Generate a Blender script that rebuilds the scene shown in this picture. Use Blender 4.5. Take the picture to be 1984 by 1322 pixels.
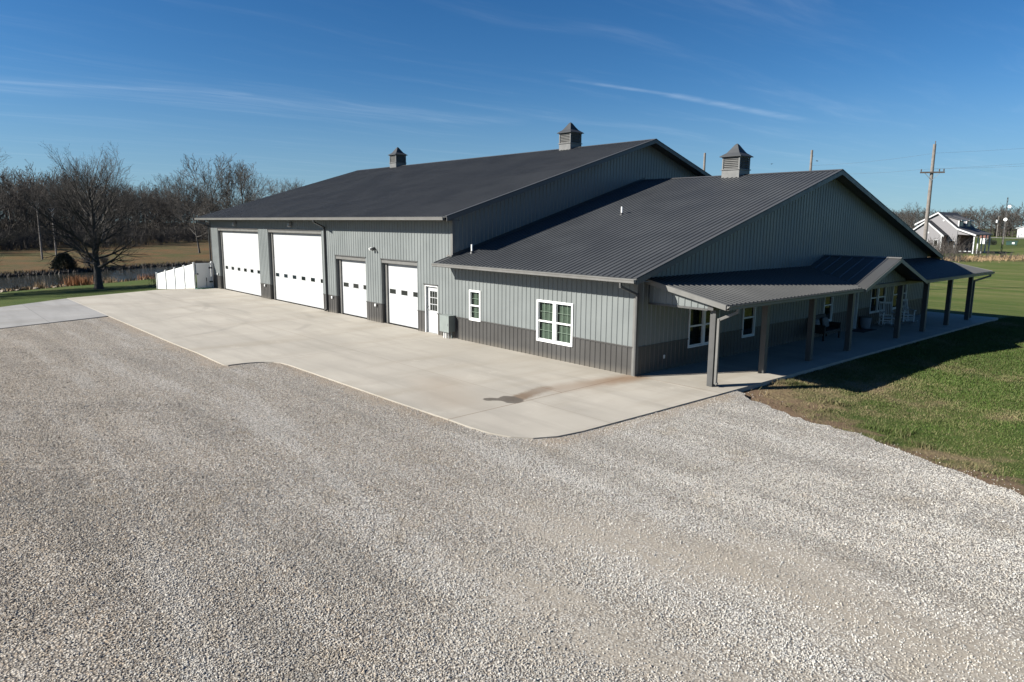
import bpy, bmesh, math, random
import numpy as np
from mathutils import Matrix, Vector

for o in list(bpy.data.objects):
    bpy.data.objects.remove(o)
SC = bpy.context.scene
COL = SC.collection
R = math.radians

# ------------------------------------------------------------------ camera
CAM = (13.627, -17.173, 4.745)
PITCH, ROLL, YAW, FPX = 9.571, 0.409, 48.66, 1346.8
def camera():
    p, r, y = R(PITCH), R(ROLL), R(YAW)
    fw = Vector((-math.sin(y)*math.cos(p), math.cos(y)*math.cos(p), -math.sin(p)))
    rt = Vector((math.cos(y), math.sin(y), 0)); up = rt.cross(fw)
    rt2 = rt*math.cos(r) + up*math.sin(r); up2 = up*math.cos(r) - rt*math.sin(r)
    cd = bpy.data.cameras.new('camera'); cd.sensor_width = 36; cd.sensor_fit = 'HORIZONTAL'
    cd.lens = 36*FPX/1984; cd.clip_start = .1; cd.clip_end = 6000
    co = bpy.data.objects.new('camera', cd); COL.objects.link(co)
    m = Matrix((rt2, up2, -fw)).transposed().to_4x4(); m.translation = CAM
    co.matrix_world = m
    SC.camera = co
camera()

# ------------------------------------------------------------------ light
SUN_EL = 30.2
SUN_DIR = Vector((-.474*math.cos(R(SUN_EL))/1.0004, -.881*math.cos(R(SUN_EL))/1.0004, math.sin(R(SUN_EL)))).normalized()
SUN_STRENGTH, SKY_STRENGTH, EXPOSURE = 5.0, .05, 1.25
sd = bpy.data.lights.new('sun', 'SUN'); sd.energy = SUN_STRENGTH; sd.angle = R(.5); sd.color = (1, .965, .885)
so = bpy.data.objects.new('sun', sd); COL.objects.link(so)
so.rotation_euler = SUN_DIR.to_track_quat('Z', 'Y').to_euler(); so.location = (-40, -60, 60)
SC.view_settings.view_transform = 'Standard'; SC.view_settings.look = 'None'
SC.view_settings.exposure = EXPOSURE; SC.view_settings.gamma = 1
SC.render.engine = 'CYCLES'
SC.cycles.use_denoising = True
SC.cycles.max_bounces = 6; SC.cycles.diffuse_bounces = 1; SC.cycles.glossy_bounces = 3
SC.cycles.transparent_max_bounces = 12
SC.cycles.sample_clamp_indirect = 2.
SC.cycles.caustics_reflective = False; SC.cycles.caustics_refractive = False

class NT:
    """small helper over a node tree"""
    def __init__(s, tree): s.t = tree; s.n = tree.nodes; s.l = tree.links
    def new(s, kind, **k):
        n = s.n.new(kind)
        for a, b in k.items(): setattr(n, a, b)
        return n
    def put(s, sock, v):
        if v is None: return
        if hasattr(v, 'links') or isinstance(v, bpy.types.NodeSocket): s.l.new(v, sock)
        else:
            if isinstance(v, (tuple, list)) and len(v) == 3 and sock.type == 'RGBA': v = tuple(v)+(1,)
            sock.default_value = v
    def math(s, op, a, b=None, c=None, clamp=False):
        n = s.new('ShaderNodeMath', operation=op, use_clamp=clamp)
        s.put(n.inputs[0], a); s.put(n.inputs[1], b); s.put(n.inputs[2], c)
        return n.outputs[0]
    def mix(s, f, a, b, blend='MIX'):
        n = s.new('ShaderNodeMix', data_type='RGBA', blend_type=blend, clamp_factor=True)
        s.put(n.inputs['Factor'], f); s.put(n.inputs[6], a); s.put(n.inputs[7], b)
        return n.outputs[2]
    def noise(s, vec, scale, detail=3, rough=.55, out=0, distortion=0):
        n = s.new('ShaderNodeTexNoise'); s.put(n.inputs['Vector'], vec)
        n.inputs['Scale'].default_value = scale; n.inputs['Detail'].default_value = detail
        n.inputs['Roughness'].default_value = rough; n.inputs['Distortion'].default_value = distortion
        return n.outputs[out]
    def ramp(s, f, lo, hi, a=0., b=1., smooth=True):
        n = s.new('ShaderNodeMapRange', interpolation_type='SMOOTHSTEP' if smooth else 'LINEAR')
        s.put(n.inputs[0], f)
        for i, v in enumerate((lo, hi, a, b)): n.inputs[i+1].default_value = v
        return n.outputs[0]
    def map(s, vec, scale=(1,1,1), rot=(0,0,0), loc=(0,0,0)):
        n = s.new('ShaderNodeMapping'); s.put(n.inputs[0], vec)
        n.inputs['Scale'].default_value = scale; n.inputs['Rotation'].default_value = rot; n.inputs['Location'].default_value = loc
        return n.outputs[0]
    def pos(s): return s.new('ShaderNodeNewGeometry').outputs['Position']
    def xyz(s, v):
        n = s.new('ShaderNodeSeparateXYZ'); s.put(n.inputs[0], v); return n.outputs[0], n.outputs[1], n.outputs[2]
    def comb(s, x, y, z=0.):
        n = s.new('ShaderNodeCombineXYZ'); s.put(n.inputs[0], x); s.put(n.inputs[1], y); s.put(n.inputs[2], z); return n.outputs[0]
    def seg(s, x, y, ax, ay, bx, by):
        """distance from (x, y) to a segment, and the place along it 0..1"""
        dx, dy = bx-ax, by-ay; L2 = dx*dx+dy*dy
        px = s.math('SUBTRACT', x, ax); py = s.math('SUBTRACT', y, ay)
        t = s.math('MULTIPLY_ADD', px, dx/L2, s.math('MULTIPLY', py, dy/L2), clamp=True)
        ex = s.math('MULTIPLY_ADD', t, -dx, px); ey = s.math('MULTIPLY_ADD', t, -dy, py)
        d = s.math('SQRT', s.math('ADD', s.math('MULTIPLY', ex, ex), s.math('MULTIPLY', ey, ey)))
        return d, t

def sky():
    w = bpy.data.worlds.new('World'); SC.world = w; w.use_nodes = True
    N = NT(w.node_tree); N.n.clear()
    out = N.new('ShaderNodeOutputWorld'); bg = N.new('ShaderNodeBackground')
    sk = N.new('ShaderNodeTexSky', sky_type='NISHITA'); sk.sun_disc = False
    sk.sun_elevation = R(SUN_EL); sk.sun_rotation = math.atan2(SUN_DIR.x, SUN_DIR.y)
    sk.altitude = 200; sk.air_density = 1.0; sk.dust_density = .25; sk.ozone_density = 2.6
    hs = N.new('ShaderNodeHueSaturation'); hs.inputs['Saturation'].default_value = 1.30
    hs.inputs['Value'].default_value = 1.08
    N.l.new(sk.outputs[0], hs.inputs['Color'])
    g0 = N.new('ShaderNodeTexCoord').outputs['Generated']; gx, gy, gz = N.xyz(g0)
    lift = N.new('ShaderNodeVectorMath', operation='NORMALIZE'); N.put(lift.inputs[0], N.comb(gx, gy, N.math('MULTIPLY_ADD', N.math('MAXIMUM', gz, 0), .95, .05)))
    N.l.new(lift.outputs[0], sk.inputs['Vector'])       # the clear winter horizon: pale blue, without the yellow rim
    d = N.new('ShaderNodeTexCoord').outputs['Generated']
    x, y, z = N.xyz(d)
    zz = N.math('MAXIMUM', z, .02)
    u = N.math('DIVIDE', x, zz); v = N.math('DIVIDE', y, zz)       # a flat cloud layer high above
    P = N.comb(u, v)
    # cirrus: long streaks running along +y of the cloud layer
    warp = N.noise(P, .35, 2, out=1)
    Pw = N.new('ShaderNodeVectorMath', operation='MULTIPLY_ADD'); N.put(Pw.inputs[0], warp); Pw.inputs[1].default_value = (.9, .9, 0); N.put(Pw.inputs[2], P)
    st = N.noise(N.map(Pw.outputs[0], (2.1, .34, 1), (0, 0, R(-14))), 1.0, 6, .62)
    fine = N.noise(N.map(Pw.outputs[0], (7, .9, 1), (0, 0, R(-14))), 1.3, 5, .6)
    ci = N.math('MULTIPLY', N.ramp(st, .46, .78), N.ramp(fine, .3, .75, .35, 1))
    # the brighter band low on the left
    bd, bt = N.seg(u, v, -6.75, .2, -5.55, 4.4)
    wob = N.noise(Pw.outputs[0], 1.1, 4)
    band = N.math('MULTIPLY', N.ramp(N.math('MULTIPLY_ADD', wob, -.8, N.math('ADD', bd, .3)), 0., .45, 1, 0), N.ramp(fine, .25, .75, .25, 1))
    bd2, bt2 = N.seg(u, v, -6.55, .6, -5.75, 2.2)
    thin = N.math('MULTIPLY', N.ramp(bd2, 0, .11, 1, 0), N.ramp(fine, .2, .7, .3, 1))
    # contrail
    cd1, ct1 = N.seg(u, v, -3.588, 3.70, -3.443, 4.661)
    cd2, ct2 = N.seg(u, v, -3.443, 4.661, -3.361, 7.121)
    wd = N.math('MULTIPLY_ADD', N.noise(P, 3.2, 3), .05, N.math('MULTIPLY_ADD', ct2, .05, .0))
    trail = N.math('MAXIMUM', N.math('MULTIPLY', N.ramp(cd1, .0, .075, 1, 0), N.ramp(ct1, 0, .5, .3, 1)),
                   N.math('MULTIPLY', N.ramp(N.math('SUBTRACT', cd2, wd), -.04, .09, 1, 0), N.ramp(ct2, .45, 1, 1, .0)))
    trail = N.math('MULTIPLY', trail, N.ramp(N.noise(P, 5, 4), .25, .7, .45, 1))
    hi = N.ramp(z, .02, .3, 1, .25)
    cl = N.math('MULTIPLY', ci, .07)
    cl = N.math('ADD', cl, N.math('MULTIPLY', band, .055))
    cl = N.math('ADD', cl, N.math('MULTIPLY', thin, .045))
    cl = N.math('ADD', cl, N.math('MULTIPLY', trail, .13), clamp=True)
    cl = N.math('MULTIPLY', cl, N.ramp(z, .0, .05, 0, 1))
    sc1 = N.new('ShaderNodeVectorMath', operation='SCALE'); sc1.inputs['Scale'].default_value = .0965; N.l.new(hs.outputs[0], sc1.inputs[0])
    gm = N.new('ShaderNodeGamma'); gm.inputs[1].default_value = 1.24; N.l.new(sc1.outputs[0], gm.inputs[0])
    sc2 = N.new('ShaderNodeVectorMath', operation='SCALE'); sc2.inputs['Scale'].default_value = 1.20*.81/.0965; N.l.new(gm.outputs[0], sc2.inputs[0])
    pale = N.mix(N.ramp(z, -.02, .20, .62, 0), sc2.outputs[0], (2.25, 3.55, 4.6))     # pale winter haze low over the fields
    c = N.mix(cl, pale, (9.3, 10.1, 10.9))
    N.l.new(c, bg.inputs[0]); bg.inputs[1].default_value = SKY_STRENGTH
    N.l.new(bg.outputs[0], out.inputs[0])
sky()

# ------------------------------------------------------------------ materials
MATS = {}
ALB = .81
def newmat(name):
    m = bpy.data.materials.new(name); m.use_nodes = True
    N = NT(m.node_tree); N.n.clear()
    b = N.new('ShaderNodeBsdfPrincipled'); o = N.new('ShaderNodeOutputMaterial')
    N.l.new(b.outputs[0], o.inputs[0]); MATS[name] = m
    return m, N, b
def plain(name, col, rough=.5, metal=0., var=.12, scale=3., spec=.5, fine=0., dirt=None):
    """paint-like surface with slight mottling"""
    col = tuple(v*ALB for v in col)
    m, N, b = newmat(name)
    p = N.pos()
    n1 = N.noise(p, scale, 4)
    c = N.mix(N.ramp(n1, .3, .7), tuple(v*(1-var) for v in col), tuple(min(1, v*(1+var)) for v in col))
    if fine:
        c = N.mix(N.ramp(N.noise(p, scale*30, 2), .35, .65, 0, fine), c, tuple(v*.5 for v in col))
    if dirt:    # splash and dust near the ground
        x, y, z = N.xyz(p)
        f = N.math('MULTIPLY', N.ramp(N.math('MULTIPLY_ADD', n1, .25, z), .05, .4, .55, 0), 1.)
        c = N.mix(f, c, dirt)
    N.put(b.inputs['Base Color'], c)
    N.put(b.inputs['Roughness'], N.ramp(n1, .3, .7, rough*.88, min(1, rough*1.12)))
    b.inputs['Metallic'].default_value = metal; b.inputs['Specular IOR Level'].default_value = spec
    return m
plain('siding_paint', (.170, .184, .181), .42, var=.05, scale=.7)
plain('wainscot_paint', (.054, .051, .048), .42, var=.06, scale=.8, dirt=(.12, .105, .085))
plain('roof_paint', (.060, .063, .067), .5, var=.10, scale=.5, spec=.14)
plain('porch_roof_paint', (.068, .068, .066), .42, var=.06, scale=.5, spec=.4)
plain('trim_paint', (.070, .069, .067), .45, var=.05)
plain('gutter_paint', (.150, .146, .137), .4, var=.06)
plain('dark_trim', (.035, .037, .038), .45, var=.06)
plain('soffit_paint', (.10, .10, .096), .5, var=.05)
plain('white_door', (.455, .46, .462), .5, var=.02, scale=1.2)
plain('white_vinyl', (.80, .80, .78), .45, var=.03, scale=.8)
plain('white_paint', (.74, .74, .72), .5, var=.06)
plain('window_white', (.82, .82, .80), .45, var=.02)
plain('cupola_paint', (.125, .124, .12), .45, var=.06)
plain('cabinet_paint', (.20, .225, .212), .5, var=.05)
plain('galvanised', (.42, .43, .43), .4, .6, var=.15, scale=8)
plain('black_metal', (.02, .02, .022), .5)
plain('dark_wicker', (.018, .016, .015), .7, var=.3, scale=20)
plain('hose_green', (.012, .12, .075), .5)
plain('pole_wood', (.20, .178, .16), .85, var=.25, scale=3, fine=.3)
plain('arm_wood', (.075, .06, .05), .85, var=.25, scale=3)
plain('wire', (.16, .16, .17), .6)
plain('house_siding', (.19, .182, .19), .6, var=.06)
plain('house_trim', (.52, .52, .52), .5, var=.05)
plain('shingle', (.055, .055, .06), .85, var=.2, scale=2)
plain('brick', (.16, .07, .055), .85, var=.25, scale=6)
plain('barn_metal', (.55, .55, .55), .45, var=.05)
plain('dumpster_green', (.012, .05, .035), .5, var=.2)
plain('bark', (.062, .055, .049), .95, var=.3, scale=4)
plain('bark_grey', (.070, .063, .056), .95, var=.3, scale=2)
plain('bark_brown', (.064, .055, .047), .95, var=.3, scale=2)
plain('bark_rust', (.16, .085, .045), .95, var=.3, scale=2)
plain('twig_brown', (.078, .066, .056), .95, var=.3, scale=2)
plain('evergreen', (.022, .030, .016), .8, var=.4, scale=3)
plain('reed_tan', (.29, .20, .11), .9, var=.3, scale=3)
plain('reed_rust', (.30, .13, .045), .9, var=.25, scale=3)
plain('bank_rock', (.27, .22, .17), .9, var=.35, scale=3)
plain('mat_rubber', (.02, .02, .022), .9)
plain('pillow_grey', (.20, .20, .20), .9, var=.4, scale=30)
plain('pale_tub', (.20, .22, .25), .5, var=.1)
plain('bird_feather', (.03, .03, .03), .8)
plain('blind_slat', (.33, .36, .33), .5, var=.04)
plain('inside_dark', (.03, .032, .03), .8)

def glass(name, tint, trans):
    m, N, b = newmat(name)
    tr = N.new('ShaderNodeBsdfTransparent'); tr.inputs[0].default_value = tint+(1,)
    mx = N.new('ShaderNodeMixShader'); o = [n for n in N.n if n.type == 'OUTPUT_MATERIAL'][0]
    b.inputs['Base Color'].default_value = (.012, .016, .014, 1); b.inputs['Roughness'].default_value = .03
    b.inputs['Specular IOR Level'].default_value = .6
    mx.inputs[0].default_value = trans
    N.l.new(b.outputs[0], mx.inputs[1]); N.l.new(tr.outputs[0], mx.inputs[2]); N.l.new(mx.outputs[0], o.inputs[0])
glass('clear_glass', (.56, .64, .57), .80)
glass('dark_glass', (.08, .10, .09), .35)

def concrete(name, base, stains):
    base = tuple(v*ALB for v in base)
    m, N, b = newmat(name)
    p = N.pos(); x, y, z = N.xyz(p)
    big = N.noise(p, .22, 4); mid = N.noise(N.map(p, (.16, 1.2, 1), (0, 0, R(12))), 1., 5, .6)
    mid2 = N.noise(N.map(p, (.5, .12, 1), (0, 0, R(-35))), 1.4, 5, .6)
    fine = N.noise(p, 60, 3)
    c = N.mix(N.ramp(big, .3, .7), tuple(v*.88 for v in base), tuple(v*1.1 for v in base))
    c = N.mix(N.ramp(mid, .42, .72, 0, .65), c, tuple(v*.72 for v in base))
    c = N.mix(N.ramp(mid2, .46, .72, 0, .5), c, tuple(v*q for v, q in zip(base, (.72, .68, .62))))
    c = N.mix(N.ramp(fine, .3, .7, 0, .07), c, tuple(v*.7 for v in base))
    c = N.mix(N.ramp(N.noise(p, .8, 6, .75), .54, .72, 0, .4), c, tuple(min(1, v*1.25) for v in base))
    rough = .85
    if stains:
        wob = N.math('MULTIPLY_ADD', N.noise(p, 2.2, 4), .5, -.25)
        # darker tyre arcs in front of the doors
        for (cx, cy, r) in ((-24, -11, 7.5), (-22.5, -10.5, 9.3), (-30, -12, 8.2)):
            dx = N.math('SUBTRACT', x, cx); dy = N.math('SUBTRACT', y, cy)
            d = N.math('SQRT', N.math('ADD', N.math('MULTIPLY', dx, dx), N.math('MULTIPLY', dy, dy)))
            d = N.math('ABSOLUTE', N.math('SUBTRACT', d, r))
            c = N.mix(N.math('MULTIPLY', N.ramp(d, .06, .26, .30, 0), N.ramp(N.noise(p, .35, 2), .4, .62)), c, tuple(v*.5 for v in base))
        # rust wash that runs from the house corner
        d1, t1 = N.seg(x, y, .1, -.1, -.35, -3.0)
        wash = N.math('MULTIPLY', N.ramp(N.math('ADD', d1, wob), .05, .75, .85, 0), N.ramp(t1, .15, 1, 1, .5))
        c = N.mix(wash, c, (.17, .105, .058))
        # tan stain farther on
        d4, t4 = N.seg(x, y, -1.1, -6.3, -3.5, -5.2)
        c = N.mix(N.ramp(N.math('ADD', d4, wob), 0, 1.3, .30, 0), c, (.23, .175, .12))
        # wet patch
        wb2 = N.math('MULTIPLY_ADD', N.noise(p, 5, 3), .16, -.08)
        d2, t2 = N.seg(x, y, -.70, -5.42, -.18, -4.85)
        d3, t3 = N.seg(x, y, -.25, -4.85, -.62, -3.35)
        d5, t5 = N.seg(x, y, -.42, -4.95, -.15, -5.0)
        wet = N.math('MAXIMUM', N.ramp(N.math('ADD', d2, wb2), .13, .17, 1, 0), N.ramp(N.math('ADD', d5, wb2), .26, .31, 1, 0))
        c = N.mix(N.math('MULTIPLY', N.ramp(N.math('ADD', d3, N.math('MULTIPLY', wb2, 2.)), .12, .36, .9, 0), N.ramp(t3, .2, 1, 1, .6)), c, (.125, .080, .046))
        c = N.mix(N.math('MULTIPLY', wet, .9), c, (.085, .068, .052))
        rough = N.ramp(wet, 0, 1, .85, .38)
        # saw-cut joints
        j1 = N.math('ABSOLUTE', N.math('SUBTRACT', N.math('MULTIPLY_ADD', y, .04, x), -.09))
        jm = N.math('MULTIPLY', N.ramp(j1, .012, .022, .75, 0), N.math('LESS_THAN', y, -.4))
        j2 = N.math('MULTIPLY', N.ramp(N.math('ABSOLUTE', N.math('SUBTRACT', y, -3.3)), .012, .022, .7, 0),
                    N.math('MULTIPLY', N.math('GREATER_THAN', x, -.85), N.math('LESS_THAN', x, .05)))
        j4 = N.math('MULTIPLY', N.ramp(N.math('ABSOLUTE', N.math('SUBTRACT', N.math('MULTIPLY_ADD', x, -.05, y), .04)), .012, .022, .55, 0), N.math('GREATER_THAN', x, .05))
        for ax_, pos_ in ((x, -9.9), (x, -19.2), (x, -29.4), (y, -4.6)):
            jj = N.math('ABSOLUTE', N.math('SUBTRACT', ax_, pos_)); c = N.mix(N.ramp(jj, .01, .03, .38, 0), c, (.19, .155, .12))
        c = N.mix(N.math('MAXIMUM', jm, N.math('MAXIMUM', j2, j4)), c, (.13, .08, .05))
    else:
        j = N.math('PINGPONG', N.math('ADD', x, .4), 1.9); k = N.math('PINGPONG', N.math('ADD', y, .7), 1.9)
        jj = N.math('MINIMUM', j, k)
        c = N.mix(N.ramp(jj, .012, .03, .55, 0), c, tuple(v*.5 for v in base))
    N.put(b.inputs['Base Color'], c); N.put(b.inputs['Roughness'], rough)
    bp = N.new('ShaderNodeBump'); bp.inputs['Strength'].default_value = .12; bp.inputs['Distance'].default_value = .01
    N.l.new(fine, bp.inputs['Height']); N.l.new(bp.outputs[0], b.inputs['Normal'])
concrete('concrete', (.395, .360, .305), True)
concrete('concrete_grey', (.285, .276, .264), False)

def gravel_tone(N, rnd):
    """stone colour from a random number and the place in the yard (old brown stone to the left, newer pale stone to the right, with its stronger reflection and lens vignette painted in)"""
    p = N.pos(); x, y, z = N.xyz(p)
    big = N.noise(p, .35, 4, .6)
    fresh_glare = N.math('ADD', N.math('MULTIPLY_ADD', x, .050, N.math('MULTIPLY', y, .045)), N.math('MULTIPLY_ADD', big, 1.0, .12))  # newer paler stone rightwards, plus stronger reflection and vignette put into the colour
    fresh_glare = N.ramp(fresh_glare, .0, .75)
    cr = N.new('ShaderNodeValToRGB'); N.put(cr.inputs[0], rnd)
    e = cr.color_ramp.elements
    stops = [(0, (.13, .12, .11)), (.16, (.27, .235, .20)), (.30, (.34, .325, .30)), (.46, (.40, .36, .31)), (.55, (.41, .335, .26)),
             (.60, (.40, .385, .36)), (.78, (.50, .475, .44)), (.9, (.30, .31, .32)), (1, (.66, .64, .60))]
    while len(e) < len(stops): e.new(.5)
    for q, (t, c) in zip(e, stops): q.position = t; q.color = c+(1,)
    c = cr.outputs[0]
    c = N.mix(fresh_glare, N.mix(.85, c, (.97, .94, .905), 'MULTIPLY'), N.mix(.35, N.mix(.8, c, (.92, .90, .87), 'MULTIPLY'), (.50, .485, .455)))
    rut = N.noise(N.map(p, (.12, 1.1, 1), (0, 0, R(8))), 1., 4, .6)
    c = N.mix(N.ramp(rut, .36, .5, .32, 0), c, (.20, .19, .175)); c = N.mix(N.ramp(rut, .50, .64, 0, .42), c, (.50, .485, .46))
    brown = N.ramp(N.noise(p, .9, 4, .65), .54, .72, 0, .34)
    c = N.mix(brown, c, (.29, .235, .165))
    old = N.ramp(N.math('MULTIPLY_ADD', big, 3.5, N.math('MULTIPLY_ADD', x, .12, y)), -15.5, -9.5, .45, 0)      # trodden brown stone towards the near left
    c = N.mix(old, c, N.mix(1., c, (.84, .77, .68), 'MULTIPLY'))
    return N.mix(1., c, (ALB*1.09, ALB*1.09, ALB*1.075), 'MULTIPLY'), p, x, y
def track_mask(N, x, y, p):
    w = N.math('MULTIPLY_ADD', N.noise(p, .8, 3), 1.6, -.8)
    d, t = N.seg(x, y, 16.0, -8.5, 9.0, -8.5)
    d2, t2 = N.seg(x, y, 9.0, -8.7, 3.6, -10.6)
    a = N.ramp(N.math('ADD', d, w), .0, 1.9, 1, 0)
    b = N.math('MULTIPLY', N.ramp(N.math('ADD', d2, w), .1, 1.6, 1, 0), N.ramp(t2, .2, 1, 1, .1))
    d3, t3 = N.seg(x, y, 14, -10.6, 7.2, -11.3)
    return N.math('MAXIMUM', N.math('MAXIMUM', a, b), N.math('MULTIPLY', N.ramp(N.math('ADD', d3, w), .1, 2.3, .75, 0), N.ramp(N.noise(p, 1.1, 4), .35, .6, .3, 1)))
def gravel_sheet():
    m, N, b = newmat('gravel')
    p0 = N.pos()
    vo = N.new('ShaderNodeTexVoronoi', feature='F1'); vo.inputs['Scale'].default_value = 32; vo.inputs['Randomness'].default_value = 1
    N.put(vo.inputs['Vector'], N.map(p0, (1, 1, 0)))
    sx, sy, sz = N.xyz(vo.outputs['Color'])
    c, p, x, y = gravel_tone(N, sx)
    dirt = N.mix(N.noise(p, 30, 4), (.21, .182, .145), (.30, .268, .222))
    tm = track_mask(N, x, y, p)
    # bare soil along the edges of the slab
    gap = N.ramp(vo.outputs['Distance'], .30, .75, 0, .85)
    c = N.mix(gap, c, (.10, .085, .07))
    d, _ = N.seg(x, y, -36, -9.4, -10, -9.3); d2, _ = N.seg(x, y, -9, -7.55, .2, -7.4); d3, _ = N.seg(x, y, 3.0, -6.5, 3.0, 0)
    e = N.math('MINIMUM', d, N.math('MINIMUM', d2, d3))
    e = N.ramp(N.math('MULTIPLY_ADD', N.noise(p, 1.2, 4), -1.3, e), -.55, .15, .7, 0)
    c = N.mix(e, c, N.mix(N.noise(p, 20, 3), (.19, .145, .105), (.30, .25, .19)))
    streak = N.noise(N.map(p, (.22, 2.6, 1), (0, 0, R(4))), 1., 5, .65)
    c = N.mix(N.math('MULTIPLY', tm, N.ramp(streak, .33, .62, .45, .97)), c, dirt)
    N.put(b.inputs['Base Color'], c); b.inputs['Roughness'].default_value = .9; b.inputs['Specular IOR Level'].default_value = .2
    bp = N.new('ShaderNodeBump', invert=True); bp.inputs['Strength'].default_value = 1.; bp.inputs['Distance'].default_value = .017
    h = N.math('MULTIPLY', vo.outputs['Distance'], N.ramp(tm, 0, 1, 1, .25))
    N.put(bp.inputs['Height'], h); N.l.new(bp.outputs[0], b.inputs['Normal'])
gravel_sheet()
def stone_mat():
    m, N, b = newmat('gravel_stone')
    oi = N.new('ShaderNodeObjectInfo')
    c, p, x, y = gravel_tone(N, oi.outputs['Random'])
    N.put(b.inputs['Base Color'], c); b.inputs['Roughness'].default_value = .85; b.inputs['Specular IOR Level'].default_value = .25
stone_mat()

def ground_mat():
    m, N, b = newmat('grass_ground')
    p = N.pos(); x, y, z = N.xyz(p)
    at = N.new('ShaderNodeAttribute', attribute_name='straw'); st = at.outputs['Fac']
    tn = N.new('ShaderNodeAttribute', attribute_name='tan'); tan = tn.outputs['Fac']
    so_ = N.new('ShaderNodeAttribute', attribute_name='soil'); soil = so_.outputs['Fac']
    n1 = N.noise(p, .15, 5, .6); n2 = N.noise(p, 1.3, 5, .65); n3 = N.noise(p, 14, 3)
    n4 = N.noise(N.map(p, (.05, .35, 1), (0, 0, R(-20))), 1, 4, .6)
    g = N.mix(N.ramp(n1, .35, .65), (.055, .085, .019), (.080, .105, .026))
    g = N.mix(N.ramp(n2, .42, .72, 0, .7), g, (.105, .11, .038))
    g = N.mix(N.ramp(n4, .5, .75, 0, .55), g, (.14, .125, .05))
    g = N.mix(N.ramp(n3, .35, .7, 0, .5), g, (.030, .052, .013))
    fa = N.new('ShaderNodeAttribute', attribute_name='far').outputs['Fac']
    gf = N.mix(N.ramp(N.noise(N.map(p, (.09, .6, 1), (0, 0, R(-20))), 1, 6, .72), .40, .64), (.070, .104, .022), (.165, .155, .062))
    gf = N.mix(N.ramp(n2, .45, .7, 0, .55), gf, (.11, .135, .035))
    g = N.mix(N.math('MULTIPLY', fa, .85), g, gf)
    s = N.mix(N.ramp(n3, .3, .7), (.135, .10, .055), (.235, .18, .105))
    fs = N.ramp(N.math('ADD', st, N.math('MULTIPLY_ADD', n2, .9, -.45)), .3, .75)
    c = N.mix(fs, g, s)
    f = N.mix(N.ramp(n1, .35, .68), (.098, .076, .036), (.150, .078, .036))
    f = N.mix(N.ramp(n2, .4, .7, 0, .6), f, (.060, .058, .024))
    f = N.mix(N.ramp(N.noise(p, .09, 4, .65), .5, .66, 0, .75), f, (.062, .072, .026))
    f = N.mix(N.ramp(n4, .5, .8, 0, .6), f, (.066, .064, .026))
    c = N.mix(N.ramp(N.math('ADD', tan, N.math('MULTIPLY_ADD', n2, .6, -.3)), .3, .7), c, f)
    d = N.mix(N.noise(p, 9, 4), (.10, .066, .042), (.21, .145, .095))
    c = N.mix(N.ramp(N.math('ADD', soil, N.math('MULTIPLY_ADD', n2, .8, -.4)), .3, .7), c, d)
    N.put(b.inputs['Base Color'], N.mix(1., c, (ALB, ALB, ALB), 'MULTIPLY')); b.inputs['Roughness'].default_value = .95; b.inputs['Specular IOR Level'].default_value = .1
    bp = N.new('ShaderNodeBump'); bp.inputs['Strength'].default_value = .8; bp.inputs['Distance'].default_value = .05
    N.put(bp.inputs['Height'], N.math('ADD', n3, N.math('MULTIPLY', n2, 1.5))); N.l.new(bp.outputs[0], b.inputs['Normal'])
ground_mat()
def grass_mat():
    m, N, b = newmat('grass_blade')
    a = N.new('ShaderNodeAttribute', attribute_name='col')
    N.put(b.inputs['Base Color'], a.outputs['Color']); b.inputs['Roughness'].default_value = .7; b.inputs['Specular IOR Level'].default_value = .2
grass_mat()
def water_mat():
    m, N, b = newmat('pond_water')
    p = N.pos()
    b.inputs['Base Color'].default_value = (.030, .032, .028, 1); b.inputs['Roughness'].default_value = .06
    b.inputs['Specular IOR Level'].default_value = .5
    bp = N.new('ShaderNodeBump'); bp.inputs['Strength'].default_value = .25; bp.inputs['Distance'].default_value = .05
    N.put(bp.inputs['Height'], N.noise(N.map(p, (1.2, 3.5, 1), (0, 0, R(30))), 1.6, 4)); N.l.new(bp.outputs[0], b.inputs['Normal'])
water_mat()
plain('road_gravel', (.42, .40, .37), .9, var=.12, scale=.5)

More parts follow.
